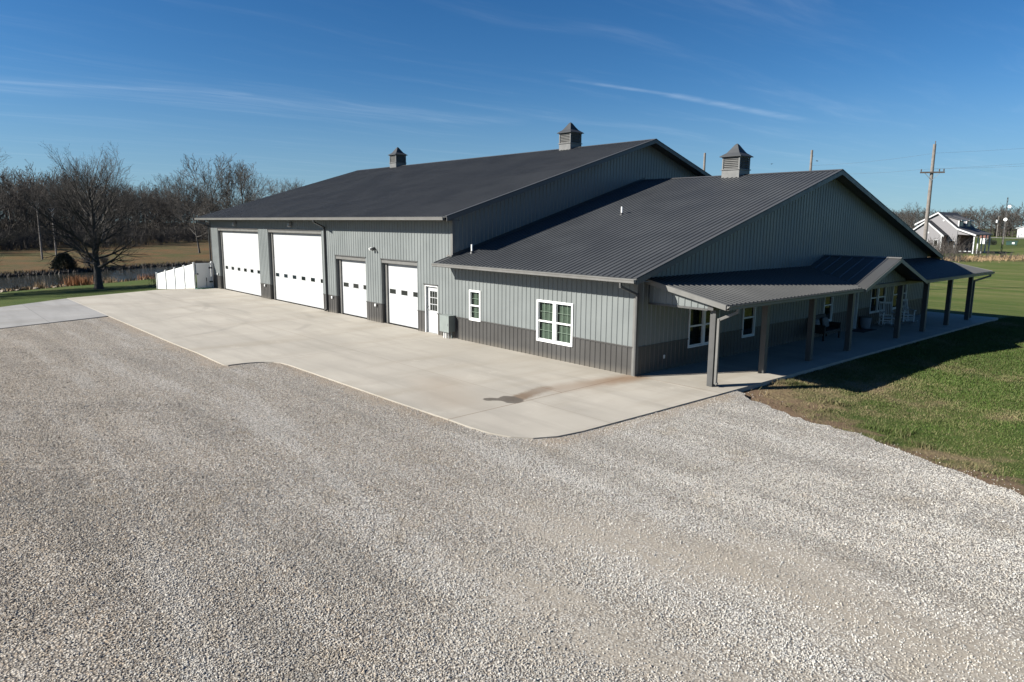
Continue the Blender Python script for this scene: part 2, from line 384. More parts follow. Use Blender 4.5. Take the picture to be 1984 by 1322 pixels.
# ------------------------------------------------------------------ mesh helpers
class MB:
    def __init__(s): s.v = []; s.f = []
    def add(s, vs, fs):
        b = len(s.v); s.v += [tuple(q) for q in vs]; s.f += [tuple(i+b for i in f) for f in fs]; return s
    def poly(s, *vs): return s.add(vs, [tuple(range(len(vs)))])
    def box(s, x0, x1, y0, y1, z0, z1):
        vs = [(x, y, z) for x in (x0, x1) for y in (y0, y1) for z in (z0, z1)]
        return s.add(vs, [(0,1,3,2),(4,6,7,5),(0,4,5,1),(2,3,7,6),(0,2,6,4),(1,5,7,3)])
    def prism(s, poly, n, depth):
        """a flat polygon (3-D points) pushed along n by depth"""
        n = Vector(n).normalized()*depth; k = len(poly)
        a = [Vector(q) for q in poly]; b = [q+n for q in a]
        fs = [tuple(range(k-1, -1, -1)), tuple(range(k, 2*k))]+[(i, (i+1) % k, k+(i+1) % k, k+i) for i in range(k)]
        return s.add(a+b, fs)
    def bar(s, a, b, w, h=None, up=(0,0,1)):
        """square bar from a to b"""
        h = h or w; a = Vector(a); b = Vector(b); d = (b-a).normalized()
        u = Vector(up)
        if abs(d.dot(u)) > .98: u = Vector((1, 0, 0))
        r = d.cross(u).normalized(); u = r.cross(d).normalized()
        vs = []
        for q in (a, b):
            for i, j in ((-1,-1),(1,-1),(1,1),(-1,1)): vs.append(q+r*(w/2*i)+u*(h/2*j))
        return s.add(vs, [(3,2,1,0),(4,5,6,7),(0,1,5,4),(1,2,6,5),(2,3,7,6),(3,0,4,7)])
    def tube(s, pts, rad, n=8, cap=True):
        pts = [Vector(q) for q in pts]; rad = rad if isinstance(rad, (list, tuple)) else [rad]*len(pts)
        b = len(s.v); up = Vector((.13, .31, .94))
        for i, q in enumerate(pts):
            d = (pts[min(i+1, len(pts)-1)]-pts[max(i-1, 0)]).normalized()
            r = d.cross(up)
            if r.length < .05: r = d.cross(Vector((1, 0, 0)))
            r.normalize(); u = r.cross(d)
            for k in range(n):
                a = 2*math.pi*k/n; s.v.append(tuple(q+(r*math.cos(a)+u*math.sin(a))*rad[i]))
        for i in range(len(pts)-1):
            for k in range(n):
                s.f.append((b+i*n+k, b+i*n+(k+1) % n, b+(i+1)*n+(k+1) % n, b+(i+1)*n+k))
        if cap: s.f.append(tuple(b+k for k in range(n-1, -1, -1))); s.f.append(tuple(b+(len(pts)-1)*n+k for k in range(n)))
        return s
    def build(s, name, mat, parent=None, loc=(0,0,0), rz=0, smooth=False, fix=True, bevel=0.):
        me = bpy.data.meshes.new(name); me.from_pydata(s.v, [], s.f); me.validate()
        if fix or bevel:
            bm = bmesh.new(); bm.from_mesh(me)
            bmesh.ops.recalc_face_normals(bm, faces=bm.faces)
            if bevel: bmesh.ops.bevel(bm, geom=bm.edges[:], offset=bevel, segments=1, affect='EDGES')
            bm.to_mesh(me); bm.free()
        if smooth: me.shade_smooth()
        me.materials.append(MATS[mat])
        o = bpy.data.objects.new(name, me); COL.objects.link(o); o.parent = parent
        o.location = loc; o.rotation_euler.z = rz
        return o

def tag(o, label=None, cat=None, group=None, kind=None):
    if label: o['label'] = label
    if cat: o['category'] = cat
    if group: o['group'] = group
    if kind: o['kind'] = kind
    return o
def empty(name, loc, label, cat, group=None, rz=0):
    o = bpy.data.objects.new(name, None); COL.objects.link(o); o.location = loc; o.rotation_euler.z = rz
    return tag(o, label, cat, group)
def copy_tree(o, parent=None):
    c = o.copy(); COL.objects.link(c); c.parent = parent
    for ch in [q for q in bpy.data.objects if q.parent == o]: copy_tree(ch, c)
    return c
def mesh_np(name, V, F, mat, parent=None, per=3):
    """quick mesh from numpy arrays, all faces with `per` corners"""
    me = bpy.data.meshes.new(name); nf = len(F)
    me.vertices.add(len(V)); me.vertices.foreach_set('co', np.asarray(V, np.float32).ravel())
    me.loops.add(nf*per); me.loops.foreach_set('vertex_index', np.asarray(F, np.int32).ravel())
    me.polygons.add(nf); me.polygons.foreach_set('loop_start', np.arange(0, nf*per, per, dtype=np.int32))
    me.polygons.foreach_set('loop_total', np.full(nf, per, np.int32)); me.update(calc_edges=True)
    me.materials.append(MATS[mat])
    o = bpy.data.objects.new(name, me); COL.objects.link(o); o.parent = parent
    return o
def vnoise(x, y, sc, seed=0):
    x = np.asarray(x)*sc; y = np.asarray(y)*sc; xi = np.floor(x).astype(int); yi = np.floor(y).astype(int)
    fx = x-xi; fy = y-yi; fx = fx*fx*(3-2*fx); fy = fy*fy*(3-2*fy)
    def h(a, b):
        n = (a*374761393+b*668265263+seed*974711) & 0xffffffff
        n = ((n ^ (n >> 13))*1274126177) & 0xffffffff
        return ((n ^ (n >> 16)) & 0xffff)/65535.
    return (h(xi, yi)*(1-fx)+h(xi+1, yi)*fx)*(1-fy)+(h(xi, yi+1)*(1-fx)+h(xi+1, yi+1)*fx)*fy
def fbm(x, y, sc, seed=0): return (vnoise(x, y, sc, seed)*.5+vnoise(x, y, sc*2.1, seed+1)*.3+vnoise(x, y, sc*4.3, seed+2)*.2)
def inside(x, y, poly):
    r = np.zeros(np.shape(x), bool); n = len(poly)
    for i in range(n):
        x0, y0 = poly[i]; x1, y1 = poly[(i+1) % n]
        if y0 == y1: continue
        c = ((y0 > y) != (y1 > y)) & (x < (x1-x0)*(y-y0)/(y1-y0)+x0); r ^= c
    return r
def dist_poly(x, y, pts, closed=False):
    d = np.full(np.shape(x), 1e9); n = len(pts)
    for i in range(n if closed else n-1):
        (ax, ay), (bx, by) = pts[i], pts[(i+1) % n]
        dx, dy = bx-ax, by-ay; t = np.clip(((x-ax)*dx+(y-ay)*dy)/(dx*dx+dy*dy), 0, 1)
        d = np.minimum(d, np.hypot(x-ax-t*dx, y-ay-t*dy))
    return d

# ------------------------------------------------------------------ ground, water, gravel, slabs
POND = [(-50,-60),(-57.5,-20),(-61.8,-11.2),(-63.2,-8.6),(-66,-3.5),(-70,3.9),(-77,16),(-86,33),(-94,52),(-104,60),(-112,52),(-104,34),(-95.7,18),(-92.3,9.6),(-87.5,2),(-84.8,-3),(-82,-9),(-79,-20),(-72,-60)]
GRASS_EDGE = [(2.9,1.25),(3.5,.55),(4.25,.1),(5.4,-.46),(6.4,-.66),(7.4,-.8),(8.4,-1.28),(9.3,-1.7),(10.0,-1.98),(10.8,-2.3),(13,-3.2),(18,-5.4),(40,-15)]
LOT = [(2.6,1.3)]+GRASS_EDGE+[(40,-60),(-20,-60),(-22,-20),(-24.4,-14.1),(-26.1,-9.3),(-26,-5),(2.6,-5)]
SLAB = [(-36.9,-9.55),(-26.2,-9.45),(-16,-9.36),(-12.7,-9.28),(-11.2,-9.3),(-10.0,-9.31),(-9.84,-9.22),(-9.86,-8.95),(-9.84,-8.63),(-9.76,-8.32),(-9.62,-8.06),(-9.41,-7.83),(-9.12,-7.69),(-8.65,-7.63),(-7.8,-7.61),(-2.2,-7.5),(.2,-7.42),(1.0,-7.42),(1.7,-7.36),(2.25,-7.18),(2.65,-6.86),(2.9,-6.35),(3.0,-5.6),(3.03,-3.1),(3.05,-.05),(0.0,0.11),(-39.2,.11),(-39.4,-3.7)]
def ground_h(x, y):
    x = np.asarray(x, float); y = np.asarray(y, float)
    h = np.full(x.shape, -.12)
    h = np.where(x > 3, -.12-.055*np.minimum(np.maximum(x-3, 0), 5)*np.clip((y+3)/4, 0, 1), h)
    h = np.minimum(h, -.12-.28*np.clip((y-24)/12, 0, 1))
    ins = inside(x, y, POND); d = dist_poly(x, y, POND, True)
    near = -1.5+.058*d
    west = (x < -74-.55*(y-0))                                   # the far bank
    bank = np.minimum(-1.5+.35*d, -1.05+.006*d)
    hw = np.where(ins, -1.5-.25*np.minimum(d, 3), np.where(west, np.minimum(bank, -.7), np.minimum(near, -.12)))
    h = np.where(x < -36, np.minimum(hw, h), h)
    far = np.clip((np.hypot(x, y)-260)/600, 0, 1)
    return h-far*.6+.05*(fbm(x, y, .11, 5)-.5)*np.clip((np.hypot(x+15, y-5)-34)/20, 0, 1)
def axis(*spans):
    a = []
    for lo, hi, st in spans: a += list(np.arange(lo, hi, st))
    return np.array(sorted(set(np.round(a, 3))))
def make_ground():
    xs = axis((-3000,-400,260),(-400,-130,12),(-130,-36,1.1),(-36,2,2.),(2,26,.22),(26,60,2),(60,300,16),(300,3001,270))
    ys = axis((-3000,-200,280),(-200,-60,20),(-60,-26,2),(-26,-6,1),(-6,30,.3),(30,75,1.2),(75,240,5),(240,620,20),(620,4001,260))
    X, Y = np.meshgrid(xs, ys); Z = ground_h(X, Y)
    V = np.stack([X.ravel(), Y.ravel(), Z.ravel()], 1); w = len(xs); n = len(ys)
    i, j = np.meshgrid(np.arange(w-1), np.arange(n-1)); a = (j*w+i).ravel()
    F = np.stack([a, a+1, a+w+1, a+w], 1)
    o = mesh_np('grass_field', V, F, 'grass_ground', per=4); o.data.shade_smooth()
    x, y = X.ravel(), Y.ravel()
    straw = straw_at(x, y)
    de = dist_poly(x, y, GRASS_EDGE); soil = np.where(inside(x, y, LOT), 1, np.clip(1.15-de/1.3+1.1*(fbm(x, y, 1.3, 61)-.5), 0, 1)*(de < 2.6))*(x > 2)
    soil = np.maximum(soil, np.clip(1-de/4.5, 0, 1)*np.clip((fbm(x, y, .8, 77)-.52)/.08, 0, 1)*(x > 3.1)*.8)
    farlawn = np.clip((np.hypot(x-CAM[0], y-CAM[1])-30)/40, 0, 1)*(x > -36)
    soil = np.maximum(soil, np.clip(1-np.abs(dist_poly(x, y, POND, True))/1.2, 0, 1)*(x < -36)*.9)
    tan = np.where((x < -74-.55*y), 1., 0.)
    tan = np.maximum(tan, np.clip(1-np.abs(y-(112+.3*(x+24)))/9, 0, 1)*.75*(x > -60))
    tan = np.where((y > 170) & (x > -60) & (y < 360), .35, tan)
    tan = np.where((x < -110) & (fbm(x, y, .02, 3) > .5), .6, tan)
    for nm, arr in (('straw', straw), ('tan', tan), ('soil', soil), ('far', farlawn)):
        at = o.data.attributes.new(nm, 'FLOAT', 'POINT'); at.data.foreach_set('value', np.asarray(arr, np.float32))
    tag(o, kind='structure')
def straw_at(x, y):
    de = dist_poly(x, y, GRASS_EDGE); ds = np.maximum(x-3.05, 0)
    k = np.clip(1-de/6.5, 0, 1)*.58+np.clip(1-ds/4.5, 0, 1)*np.clip(1-np.abs(y-3)/11, 0, 1)*.55
    return np.clip(k+(fbm(x, y, .55, 9)-.5)*1.5-.05, 0, 1)*(x > 2)
make_ground()
w = MB(); w.poly(*[(x*1.0, y, -1.5) for x, y in [(-40,-70),(-116,-70),(-116,66),(-60,66)]]); tag(w.build('pond_water', 'pond_water', fix=False), kind='structure')

def sheet(name, poly, z, mat, thick=0., kind='structure'):
    bm = bmesh.new(); vs = [bm.verts.new((x, y, z)) for x, y in poly]; f = bm.faces.new(vs)
    bmesh.ops.recalc_face_normals(bm, faces=[f])
    if f.normal.z < 0: f.normal_flip()
    if thick:
        r = bmesh.ops.extrude_face_region(bm, geom=[f])
        bmesh.ops.translate(bm, verts=[q for q in r['geom'] if isinstance(q, bmesh.types.BMVert)], vec=(0, 0, 0))
        for q in f.verts: pass
        low = [q for q in bm.verts if q in f.verts]
        for q in low: q.co.z -= thick
        bmesh.ops.recalc_face_normals(bm, faces=bm.faces)
    bmesh.ops.triangulate(bm, faces=[q for q in bm.faces if len(q.verts) > 4])
    me = bpy.data.meshes.new(name); bm.to_mesh(me); bm.free(); me.materials.append(MATS[mat])
    o = bpy.data.objects.new(name, me); COL.objects.link(o); return tag(o, kind=kind)
def wobble(pts, amp, step, seed):
    rnd = random.Random(seed); out = []
    for (ax, ay), (bx, by) in zip(pts, pts[1:]):
        n = max(1, int(math.hypot(bx-ax, by-ay)/step))
        for k in range(n):
            t = k/n; out.append((ax+(bx-ax)*t+rnd.uniform(-amp, amp), ay+(by-ay)*t+rnd.uniform(-amp, amp)))
    out.append(pts[-1]); return out
LOTW = [(2.6,1.3)]+wobble(GRASS_EDGE[:11], .10, .22, 4)+GRASS_EDGE[11:]+LOT[len(GRASS_EDGE)+1:]
sheet('gravel_lot', LOTW, -.034, 'gravel')
sheet('concrete_apron', SLAB, 0., 'concrete', .16)
sheet('porch_slab', [(.0,.114),(3.05,-.046),(3.10,12),(3.16,26.45),(-.6,26.45),(-.6,24.6),(0,24.6)], .003, 'concrete', .20)
sheet('side_pad', [(-36.9,-9.554),(-26.2,-9.454),(-24.45,-14.1),(-22,-21),(-32,-21),(-33.9,-13.2)], -.012, 'concrete_grey', .1)
sheet('far_road', [(-150,402),(-97,399),(-60,366),(120,330),(120,336),(-60,374),(-97,410),(-150,414)], -.42, 'road_gravel')

def gravel_stones():
    rng = np.random.default_rng(7)
    cx, cy = CAM[0], CAM[1]; y = R(YAW); f = np.array([-math.sin(y), math.cos(y)]); r = np.array([math.cos(y), math.sin(y)])
    pts = []
    for d0, d1, dens in ((4.5, 9, 1600), (9, 13, 1150), (13, 18, 600), (18, 26, 240), (26, 40, 70)):
        wid = .80*d1+1; n = int((d1-d0)*2*wid*dens)
        a = rng.uniform(d0, d1, n); b = rng.uniform(-wid, wid, n)
        k = np.abs(b) < .80*a+1; a, b = a[k], b[k]
        pts.append(np.stack([cx+f[0]*a+r[0]*b, cy+f[1]*a+r[1]*b], 1))
    P = np.concatenate(pts); x, yy = P[:, 0], P[:, 1]
    keep = inside(x, yy, LOTW) & ~inside(x, yy, SLAB)
    # stones spilled past the edge of the lot
    de = dist_poly(x, yy, GRASS_EDGE)
    spill = ~inside(x, yy, LOTW) & (x > 2.9) & (de < 1.1) & (rng.random(len(x)) < .30*np.exp(-de/.35))
    t = np.minimum(dist_poly(x, yy, [(16,-8.6),(9,-8.7)]), dist_poly(x, yy, [(9,-8.7),(3.6,-10.6)])+.25)+1.3*(vnoise(x, yy, .8, 3)-.5)
    t = np.minimum(t, dist_poly(x, yy, [(14,-10.6),(7.2,-11.3)])+.55)
    thin = np.clip((t-.1)/1.5, .36, 1)*np.clip(.45+1.1*vnoise(x*.25, yy*2.2, 1., 41), .5, 1); patch = .35+.65*np.clip((fbm(x, yy, .8, 21)-.32)/.2, 0, 1)
    old = np.clip((-(yy+11)-.25*x+6)/6, 0, 1)*0
    keep &= rng.random(len(x)) < thin*patch
    P = P[keep | spill]; spl = spill[keep | spill]
    z = np.where(spl, ground_h(P[:, 0], P[:, 1])+.006, -.031)
    V = np.column_stack([P, z])
    me = bpy.data.meshes.new('gravel_stones'); me.vertices.add(len(V)); me.vertices.foreach_set('co', V.astype(np.float32).ravel()); me.update()
    o = bpy.data.objects.new('gravel_stones', me); COL.objects.link(o); tag(o, 'loose pale crushed stones covering the gravel lot', 'gravel', kind='stuff')
    g = bpy.data.node_groups.new('scatter_stones', 'GeometryNodeTree')
    g.interface.new_socket('Geometry', in_out='INPUT', socket_type='NodeSocketGeometry')
    g.interface.new_socket('Geometry', in_out='OUTPUT', socket_type='NodeSocketGeometry')
    n, l = g.nodes, g.links
    gi, go = n.new('NodeGroupInput'), n.new('NodeGroupOutput')
    ico = n.new('GeometryNodeMeshIcoSphere'); ico.inputs['Radius'].default_value = 1; ico.inputs['Subdivisions'].default_value = 1
    nz = n.new('ShaderNodeTexNoise'); nz.inputs['Scale'].default_value = 1.7
    vm = n.new('ShaderNodeVectorMath'); vm.operation = 'MULTIPLY_ADD'; vm.inputs[1].default_value = (1.3, 1.3, 1.3); vm.inputs[2].default_value = (-.65, -.65, -.65)
    l.new(nz.outputs['Color'], vm.inputs[0])
    sp = n.new('GeometryNodeSetPosition'); l.new(ico.outputs['Mesh'], sp.inputs['Geometry']); l.new(vm.outputs[0], sp.inputs['Offset'])
    mt = n.new('GeometryNodeSetMaterial'); mt.inputs['Material'].default_value = MATS['gravel_stone']; l.new(sp.outputs[0], mt.inputs[0])
    ip = n.new('GeometryNodeInstanceOnPoints'); l.new(gi.outputs[0], ip.inputs['Points']); l.new(mt.outputs[0], ip.inputs['Instance'])
    rr = n.new('FunctionNodeRandomValue'); rr.data_type = 'FLOAT_VECTOR'; rr.inputs['Max'].default_value = (6.28, 6.28, 6.28); l.new(rr.outputs['Value'], ip.inputs['Rotation'])
    r1 = n.new('FunctionNodeRandomValue'); r1.data_type = 'FLOAT_VECTOR'; r1.inputs['Min'].default_value = (.0065, .006, .0045); r1.inputs['Max'].default_value = (.016, .0135, .0105); r1.inputs['Seed'].default_value = 5
    r2 = n.new('FunctionNodeRandomValue'); r2.data_type = 'FLOAT'; r2.inputs[2].default_value = 0.; r2.inputs[3].default_value = 1.; r2.inputs['Seed'].default_value = 9
    pw = n.new('ShaderNodeMath'); pw.operation = 'POWER'; pw.inputs[1].default_value = 6.; l.new(r2.outputs[1], pw.inputs[0])
    ad = n.new('ShaderNodeMath'); ad.operation = 'MULTIPLY_ADD'; ad.inputs[1].default_value = .75; ad.inputs[2].default_value = .85; l.new(pw.outputs[0], ad.inputs[0])
    sc = n.new('ShaderNodeVectorMath'); sc.operation = 'SCALE'; l.new(r1.outputs['Value'], sc.inputs[0]); l.new(ad.outputs[0], sc.inputs['Scale'])
    l.new(sc.outputs[0], ip.inputs['Scale']); l.new(ip.outputs[0], go.inputs[0])
    o.modifiers.new('scatter', 'NODES').node_group = g
    print('stones', len(V))
gravel_stones()

def grass():
    rng = np.random.default_rng(3)
    n = 1500000
    u = rng.random(n); x = 3.05+30*u**1.5; y = rng.uniform(-9, 46, n)
    d = np.hypot(x-CAM[0], y-CAM[1])
    k = (d < 48) & ~inside(x, y, LOTW) & (dist_poly(x, y, GRASS_EDGE) > .12)
    fx = (x-CAM[0])*(-.751)+(y-CAM[1])*.661; fr = (x-CAM[0])*.661+(y-CAM[1])*.751
    k &= (fx > 3) & (fr < .85*fx+1.5)
    st = straw_at(x, y)
    clump = fbm(x, y, 1.9, 31)
    k &= rng.random(n) < np.clip(1.4-1.75*st, .08, 1)*np.clip((clump-.25)/.25, .25, 1)*np.clip((dist_poly(x, y, GRASS_EDGE)+1.4*(clump-.55))/.9, .05, 1)*(1-.9*np.clip(1-dist_poly(x, y, GRASS_EDGE)/4.5, 0, 1)*np.clip((fbm(x, y, .8, 77)-.52)/.08, 0, 1))
    x, y, st, d, clump = x[k], y[k], st[k], d[k], clump[k]; n = len(x)
    z = ground_h(x, y)-.005
    hgt = rng.uniform(.022, .050, n)*(1+1.9*(vnoise(x, y, 2.0, 12) > .66)*(dist_poly(x, y, GRASS_EDGE) < 2.8))*np.clip(d/18, .8, 1.7)
    wd = rng.uniform(.005, .010, n)*np.clip(d/15, .8, 2.2)
    a = rng.uniform(0, 2*np.pi, n); lean = rng.uniform(.2, 1., n)*hgt; la = rng.uniform(0, 2*np.pi, n)
    V = np.empty((n, 3, 3)); 
    V[:, 0] = np.stack([x+np.cos(a)*wd, y+np.sin(a)*wd, z], 1); V[:, 1] = np.stack([x-np.cos(a)*wd, y-np.sin(a)*wd, z], 1)
    V[:, 2] = np.stack([x+np.cos(la)*lean, y+np.sin(la)*lean, z+hgt], 1)
    o = mesh_np('lawn_grass', V.reshape(-1, 3), np.arange(n*3).reshape(-1, 3), 'grass_blade')
    t = np.clip(st*1.2+rng.normal(0, .22, n)+.04, 0, 1)[:, None]; gr = rng.random(n)[:, None]
    c = (np.array([.046, .086, .014])*(1-gr)+np.array([.078, .124, .023])*gr)*(1-t)+np.array([.25, .195, .11])*t
    c = c*ALB*.88*(.55+.6*clump[:, None]+.28*vnoise(x, y, .35, 55)[:, None])
    at = o.data.attributes.new('col', 'FLOAT_COLOR', 'POINT')
    at.data.foreach_set('color', np.repeat(np.column_stack([c, np.ones(n)]), 3, 0).astype(np.float32).ravel())
    tag(o, 'short patchy green and straw coloured lawn right of the porch', 'grass', kind='stuff')
    print('blades', n)
grass()

# ------------------------------------------------------------------ the metal building
XL, XB, DEP, YR = -39.0, -9.62, 24.76, 12.38
HB, HBR, ZS, ZR, OY = 5.01, 9.03, 3.16, 7.03, .75
SB = (HBR-HB)/(YR+OY); SS = (ZR-ZS)/(YR+OY)
WZ, PITCHR = .914, .2286
B = empty('metal_building', (0, 0, 0), 'long grey metal building with tall garage wing, lower dwelling wing and covered porch', 'building')

def zranges(lo, hi, u, eps, ops):
    r = [(lo, hi)]
    for (a, b, c, d) in ops:
        if a-eps < u < b+eps:
            q = []
            for (l, h) in r:
                if d <= l or c >= h: q.append((l, h)); continue
                if c > l: q.append((l, c))
                if d < h: q.append((d, h))
            r = q
    return [(l, h) for l, h in r if h-l > .01]
def siding(name, mat, O, U, N, u0, u1, z0, top, ops=(), breaks=(), rib0=-.331, ribs=True, parent=None, hgt=.02):
    O, U, N = Vector(O), Vector(U), Vector(N); m = MB()
    P = lambda u, z, h=0.: O+U*u+N*h+Vector((0, 0, z))
    us = sorted({u0, u1, *[b for b in breaks if u0 < b < u1], *[q for o in ops for q in o[:2] if u0 < q < u1]})
    for a, b in zip(us, us[1:]):
        mid = (a+b)/2
        for l, h in zranges(z0, top(mid), mid, 0, ops):
            ha, hb = (top(a+1e-6), top(b-1e-6)) if abs(h-top(mid)) < 1e-6 else (h, h)
            m.poly(P(a, l), P(b, l), P(b, hb), P(a, ha))
    if ribs:
        k = math.ceil((u0-rib0)/PITCHR)
        while rib0+k*PITCHR < u1-.03:
            u = rib0+k*PITCHR; k += 1
            if u < u0+.035: continue
            for l, h in zranges(z0, top(u)-.01, u, .03, ops):
                vs = [P(u+du, z, dh) for z in (l+.002, h) for du, dh in ((-.034, .0005), (-.014, hgt), (.014, hgt), (.034, .0005))]
                m.add(vs, [(0,1,5,4),(1,2,6,5),(2,3,7,6),(0,3,2,1),(4,5,6,7)])
    return m.build(name, mat, parent or B, fix=False)
GD = [(-37.5,-30.16,4.30,6),(-28.62,-21.45,4.30,6),(-19.92,-16.79,3.05,3),(-15.33,-12.26,3.05,3)]   # garage doors
ED = (-11.74, -10.74, 2.11)                                                                        # entry door
FW = [(-8.50,-7.77,.89,2.12),(-4.52,-2.72,.57,2.07)]                                               # front windows
ops = [(a, b, -.1, h) for a, b, h, n in GD]+[(ED[0], ED[1], -.1, ED[2])]+[(a, b, c, d) for a, b, c, d in FW]
PW = [(2.81,4.65,.59,2.08),(6.25,7.13,.59,2.08),(12.82,13.67,.59,2.08),(17.71,19.51,.59,2.08),(20.39,22.19,.59,2.08)]
FD = (15.35, 16.30, 2.08)
gops = list(PW)+[(FD[0], FD[1], -.1, FD[2])]
fz = lambda u: HB+.02-.14 if u < XB else ZS-.10
siding('front_siding', 'siding_paint', (0,0,0), (1,0,0), (0,-1,0), XL, 0, WZ+.02, fz, ops, (XB,))
FSEG = [(XL,-37.5),(-30.16,-28.62),(-21.45,-19.92),(-16.79,-15.33),(-12.26,-11.74),(-10.74,0)]
for a, b in FSEG: siding('wainscot', 'wainscot_paint', (0,0,0), (1,0,0), (0,-1,0), a, b, 0.0, lambda u: WZ, FW)
sg = lambda y: ZS+SS*(min(y, 2*YR-y)+OY)-.12
siding('gable_siding', 'siding_paint', (0,0,0), (0,1,0), (1,0,0), 0, DEP, WZ+.02, sg, gops, (YR,), rib0=.3)
for a, b in ((0, 15.35), (16.30, DEP)): siding('wainscot', 'wainscot_paint', (0,0,0), (0,1,0), (1,0,0), a, b, 0.0, lambda u: WZ, PW, rib0=.3)
bgt = lambda y: HB+SB*(min(y, 2*YR-y)+OY)-.12
siding('upper_gable_siding', 'siding_paint', (XB,0,0), (0,1,0), (1,0,0), 0, DEP, 2.9, bgt, (), (YR,), rib0=.3)
siding('west_gable_siding', 'siding_paint', (XL,0,0), (0,1,0), (-1,0,0), 0, DEP, 0, bgt, (), (YR,), ribs=False)
siding('back_siding', 'siding_paint', (0,DEP,0), (1,0,0), (0,1,0), XL, 0, 0, fz, (), (XB,), ribs=False)
# trim strips, corners, base angle
for a, b in [(XL+.08,-37.5),(-30.16,-28.62),(-21.45,-19.92),(-16.79,-15.33),(-12.26,-11.74),(-10.74,-4.52),(-2.72,-.09)]:
    MB().box(a, b, -.028, .002, WZ-.018, WZ+.022).build('wainscot_cap', 'wainscot_paint', B)
prev = .09
for a, b in [(2.81,4.65),(6.25,7.13),(12.82,13.67),(15.35,16.30),(17.71,19.51),(20.39,22.19),(DEP-.09,0)]:
    MB().box(-.002, .028, prev, a, WZ-.018, WZ+.022).build('wainscot_cap', 'wainscot_paint', B); prev = b
def corner(x, y, sx, sy, z0, z1, name='corner_trim', mat='trim_paint'):
    m = MB(); m.box(min(x, x-sx*.12), max(x, x-sx*.12)+0, min(y, y+sy*.027), max(y, y+sy*.027), z0, z1)
    m.box(min(x, x+sx*.027), max(x, x+sx*.027), min(y+sy*.027, y-sy*.12), max(y+sy*.027, y-sy*.12), z0, z1)
    return m.build(name, mat, B)
corner(0, 0, 1, -1, .0, ZS-.11, mat='gutter_paint'); corner(XB, 0, 1, -1, 3.26, HB-.13, mat='gutter_paint'); corner(XL, 0, -1, -1, 0, HB-.13)
corner(0, DEP, 1, 1, 0, ZS-.11)
# soffits and fascia
m = MB()
m.box(XL-.55, XB+.55, -.73, -.0305, HB-.16, HB-.135); m.box(-9.90, .50, -.73, -.0305, ZS-.125, ZS-.10)
m.build('eave_soffit', 'soffit_paint', B)
def rake(name, x0, x1, z_e, slope, y0, y1, mat='trim_paint', drop=.19):
    """fascia board following the roof slope in the plane between x0 and x1"""
    m = MB()
    def z(y): return z_e+slope*(min(y, 2*YR-y)+OY)
    m.prism([(x0, y0, z(y0)-.02), (x0, YR, z(YR)-.02), (x0, YR, z(YR)-drop), (x0, y0, z(y0)-drop)], (1,0,0), x1-x0)
    m.prism([(x0, YR, z(YR)-.02), (x0, y1, z(y1)-.02), (x0, y1, z(y1)-drop), (x0, YR, z(YR)-drop)], (1,0,0), x1-x0)
    return m.build(name, mat, B)
OX = .534
rake('rake_fascia', OX-.02, OX+.012, ZS, SS, -.74, 2*YR+.74); rake('rake_fascia', XB+.60, XB+.632, HB, SB, -.74, 2*YR+.74)
rake('rake_fascia', XL-.632, XL-.60, HB, SB, -.74, 2*YR+.74)
def rsoff(x0, x1, ze, sl):
    m = MB(); z = lambda y: ze+sl*(min(y, 2*YR-y)+OY)-.145
    m.poly((x0,-.74,z(-.74)), (x1,-.74,z(-.74)), (x1,YR,z(YR)), (x0,YR,z(YR))); m.poly((x0,YR,z(YR)), (x1,YR,z(YR)), (x1,2*YR+.74,z(-.74)), (x0,2*YR+.74,z(-.74)))
    m.build('rake_soffit', 'soffit_paint', B, fix=False)
rsoff(0.022, OX-.02, ZS, SS); rsoff(XB+.022, XB+.60, HB, SB)

def roof_slope(m, A, Bp, up, n_len, ends=None, pitch=PITCHR, first=.1, rib=.028, th=.045):
    """one roof plane: eave from A to Bp, running n_len along unit vector up; ends(t) gives the start and end of a rib at distance t along the eave"""
    A, Bp, up = Vector(A), Vector(Bp), Vector(up).normalized()
    e = (Bp-A); L = e.length; e.normalize(); nn = e.cross(up).normalized()
    if nn.z < 0: nn = -nn
    if ends is None:
        m.prism([A, Bp, Bp+up*n_len, A+up*n_len], -nn, th); ends = lambda t: (0, n_len)
    t = first
    while t < L-.03:
        s0, s1 = ends(t); t0 = t; t += pitch
        if s1-s0 < .05: continue
        vs = [A+e*(t0+du)+up*s+nn*h for s in (s0-.004, s1) for du, h in ((-.042, .0006), (-.016, rib), (.016, rib), (.042, .0006))]
        m.add(vs, [(0,1,5,4),(1,2,6,5),(2,3,7,6),(0,3,2,1),(4,5,6,7)])
LB = math.hypot(YR+OY, HBR-HB); LS = math.hypot(YR+OY, ZR-ZS)
m = MB(); roof_slope(m, (XL-.62,-OY,HB), (XB+.62,-OY,HB), (0,YR+OY,HBR-HB), LB)
m.prism([(XL-.62,2*YR+OY,HB),(XB+.62,2*YR+OY,HB),(XB+.62,YR,HBR),(XL-.62,YR,HBR)], (0,0,-1), .045)
big_roof = m.build('roof', 'roof_paint', B)
def ridge(parent, x0, x1, z, sl):
    m = MB(); m.prism([(x0,YR-.17,z-.17*sl+.026),(x0,YR,z+.034),(x0,YR+.17,z-.17*sl+.026),(x0,YR,z+.008)], (1,0,0), x1-x0); m.build('ridge_cap', 'trim_paint', parent)
ridge(big_roof, XL-.63, XB+.64, HBR, SB)
m = MB(); roof_slope(m, (XB,-OY,ZS), (OX,-OY,ZS), (0,YR+OY,ZR-ZS), LS)
m.prism([(XB+.005,2*YR+OY,ZS),(OX,2*YR+OY,ZS),(OX,YR,ZR),(XB+.005,YR,ZR)], (0,0,-1), .045)
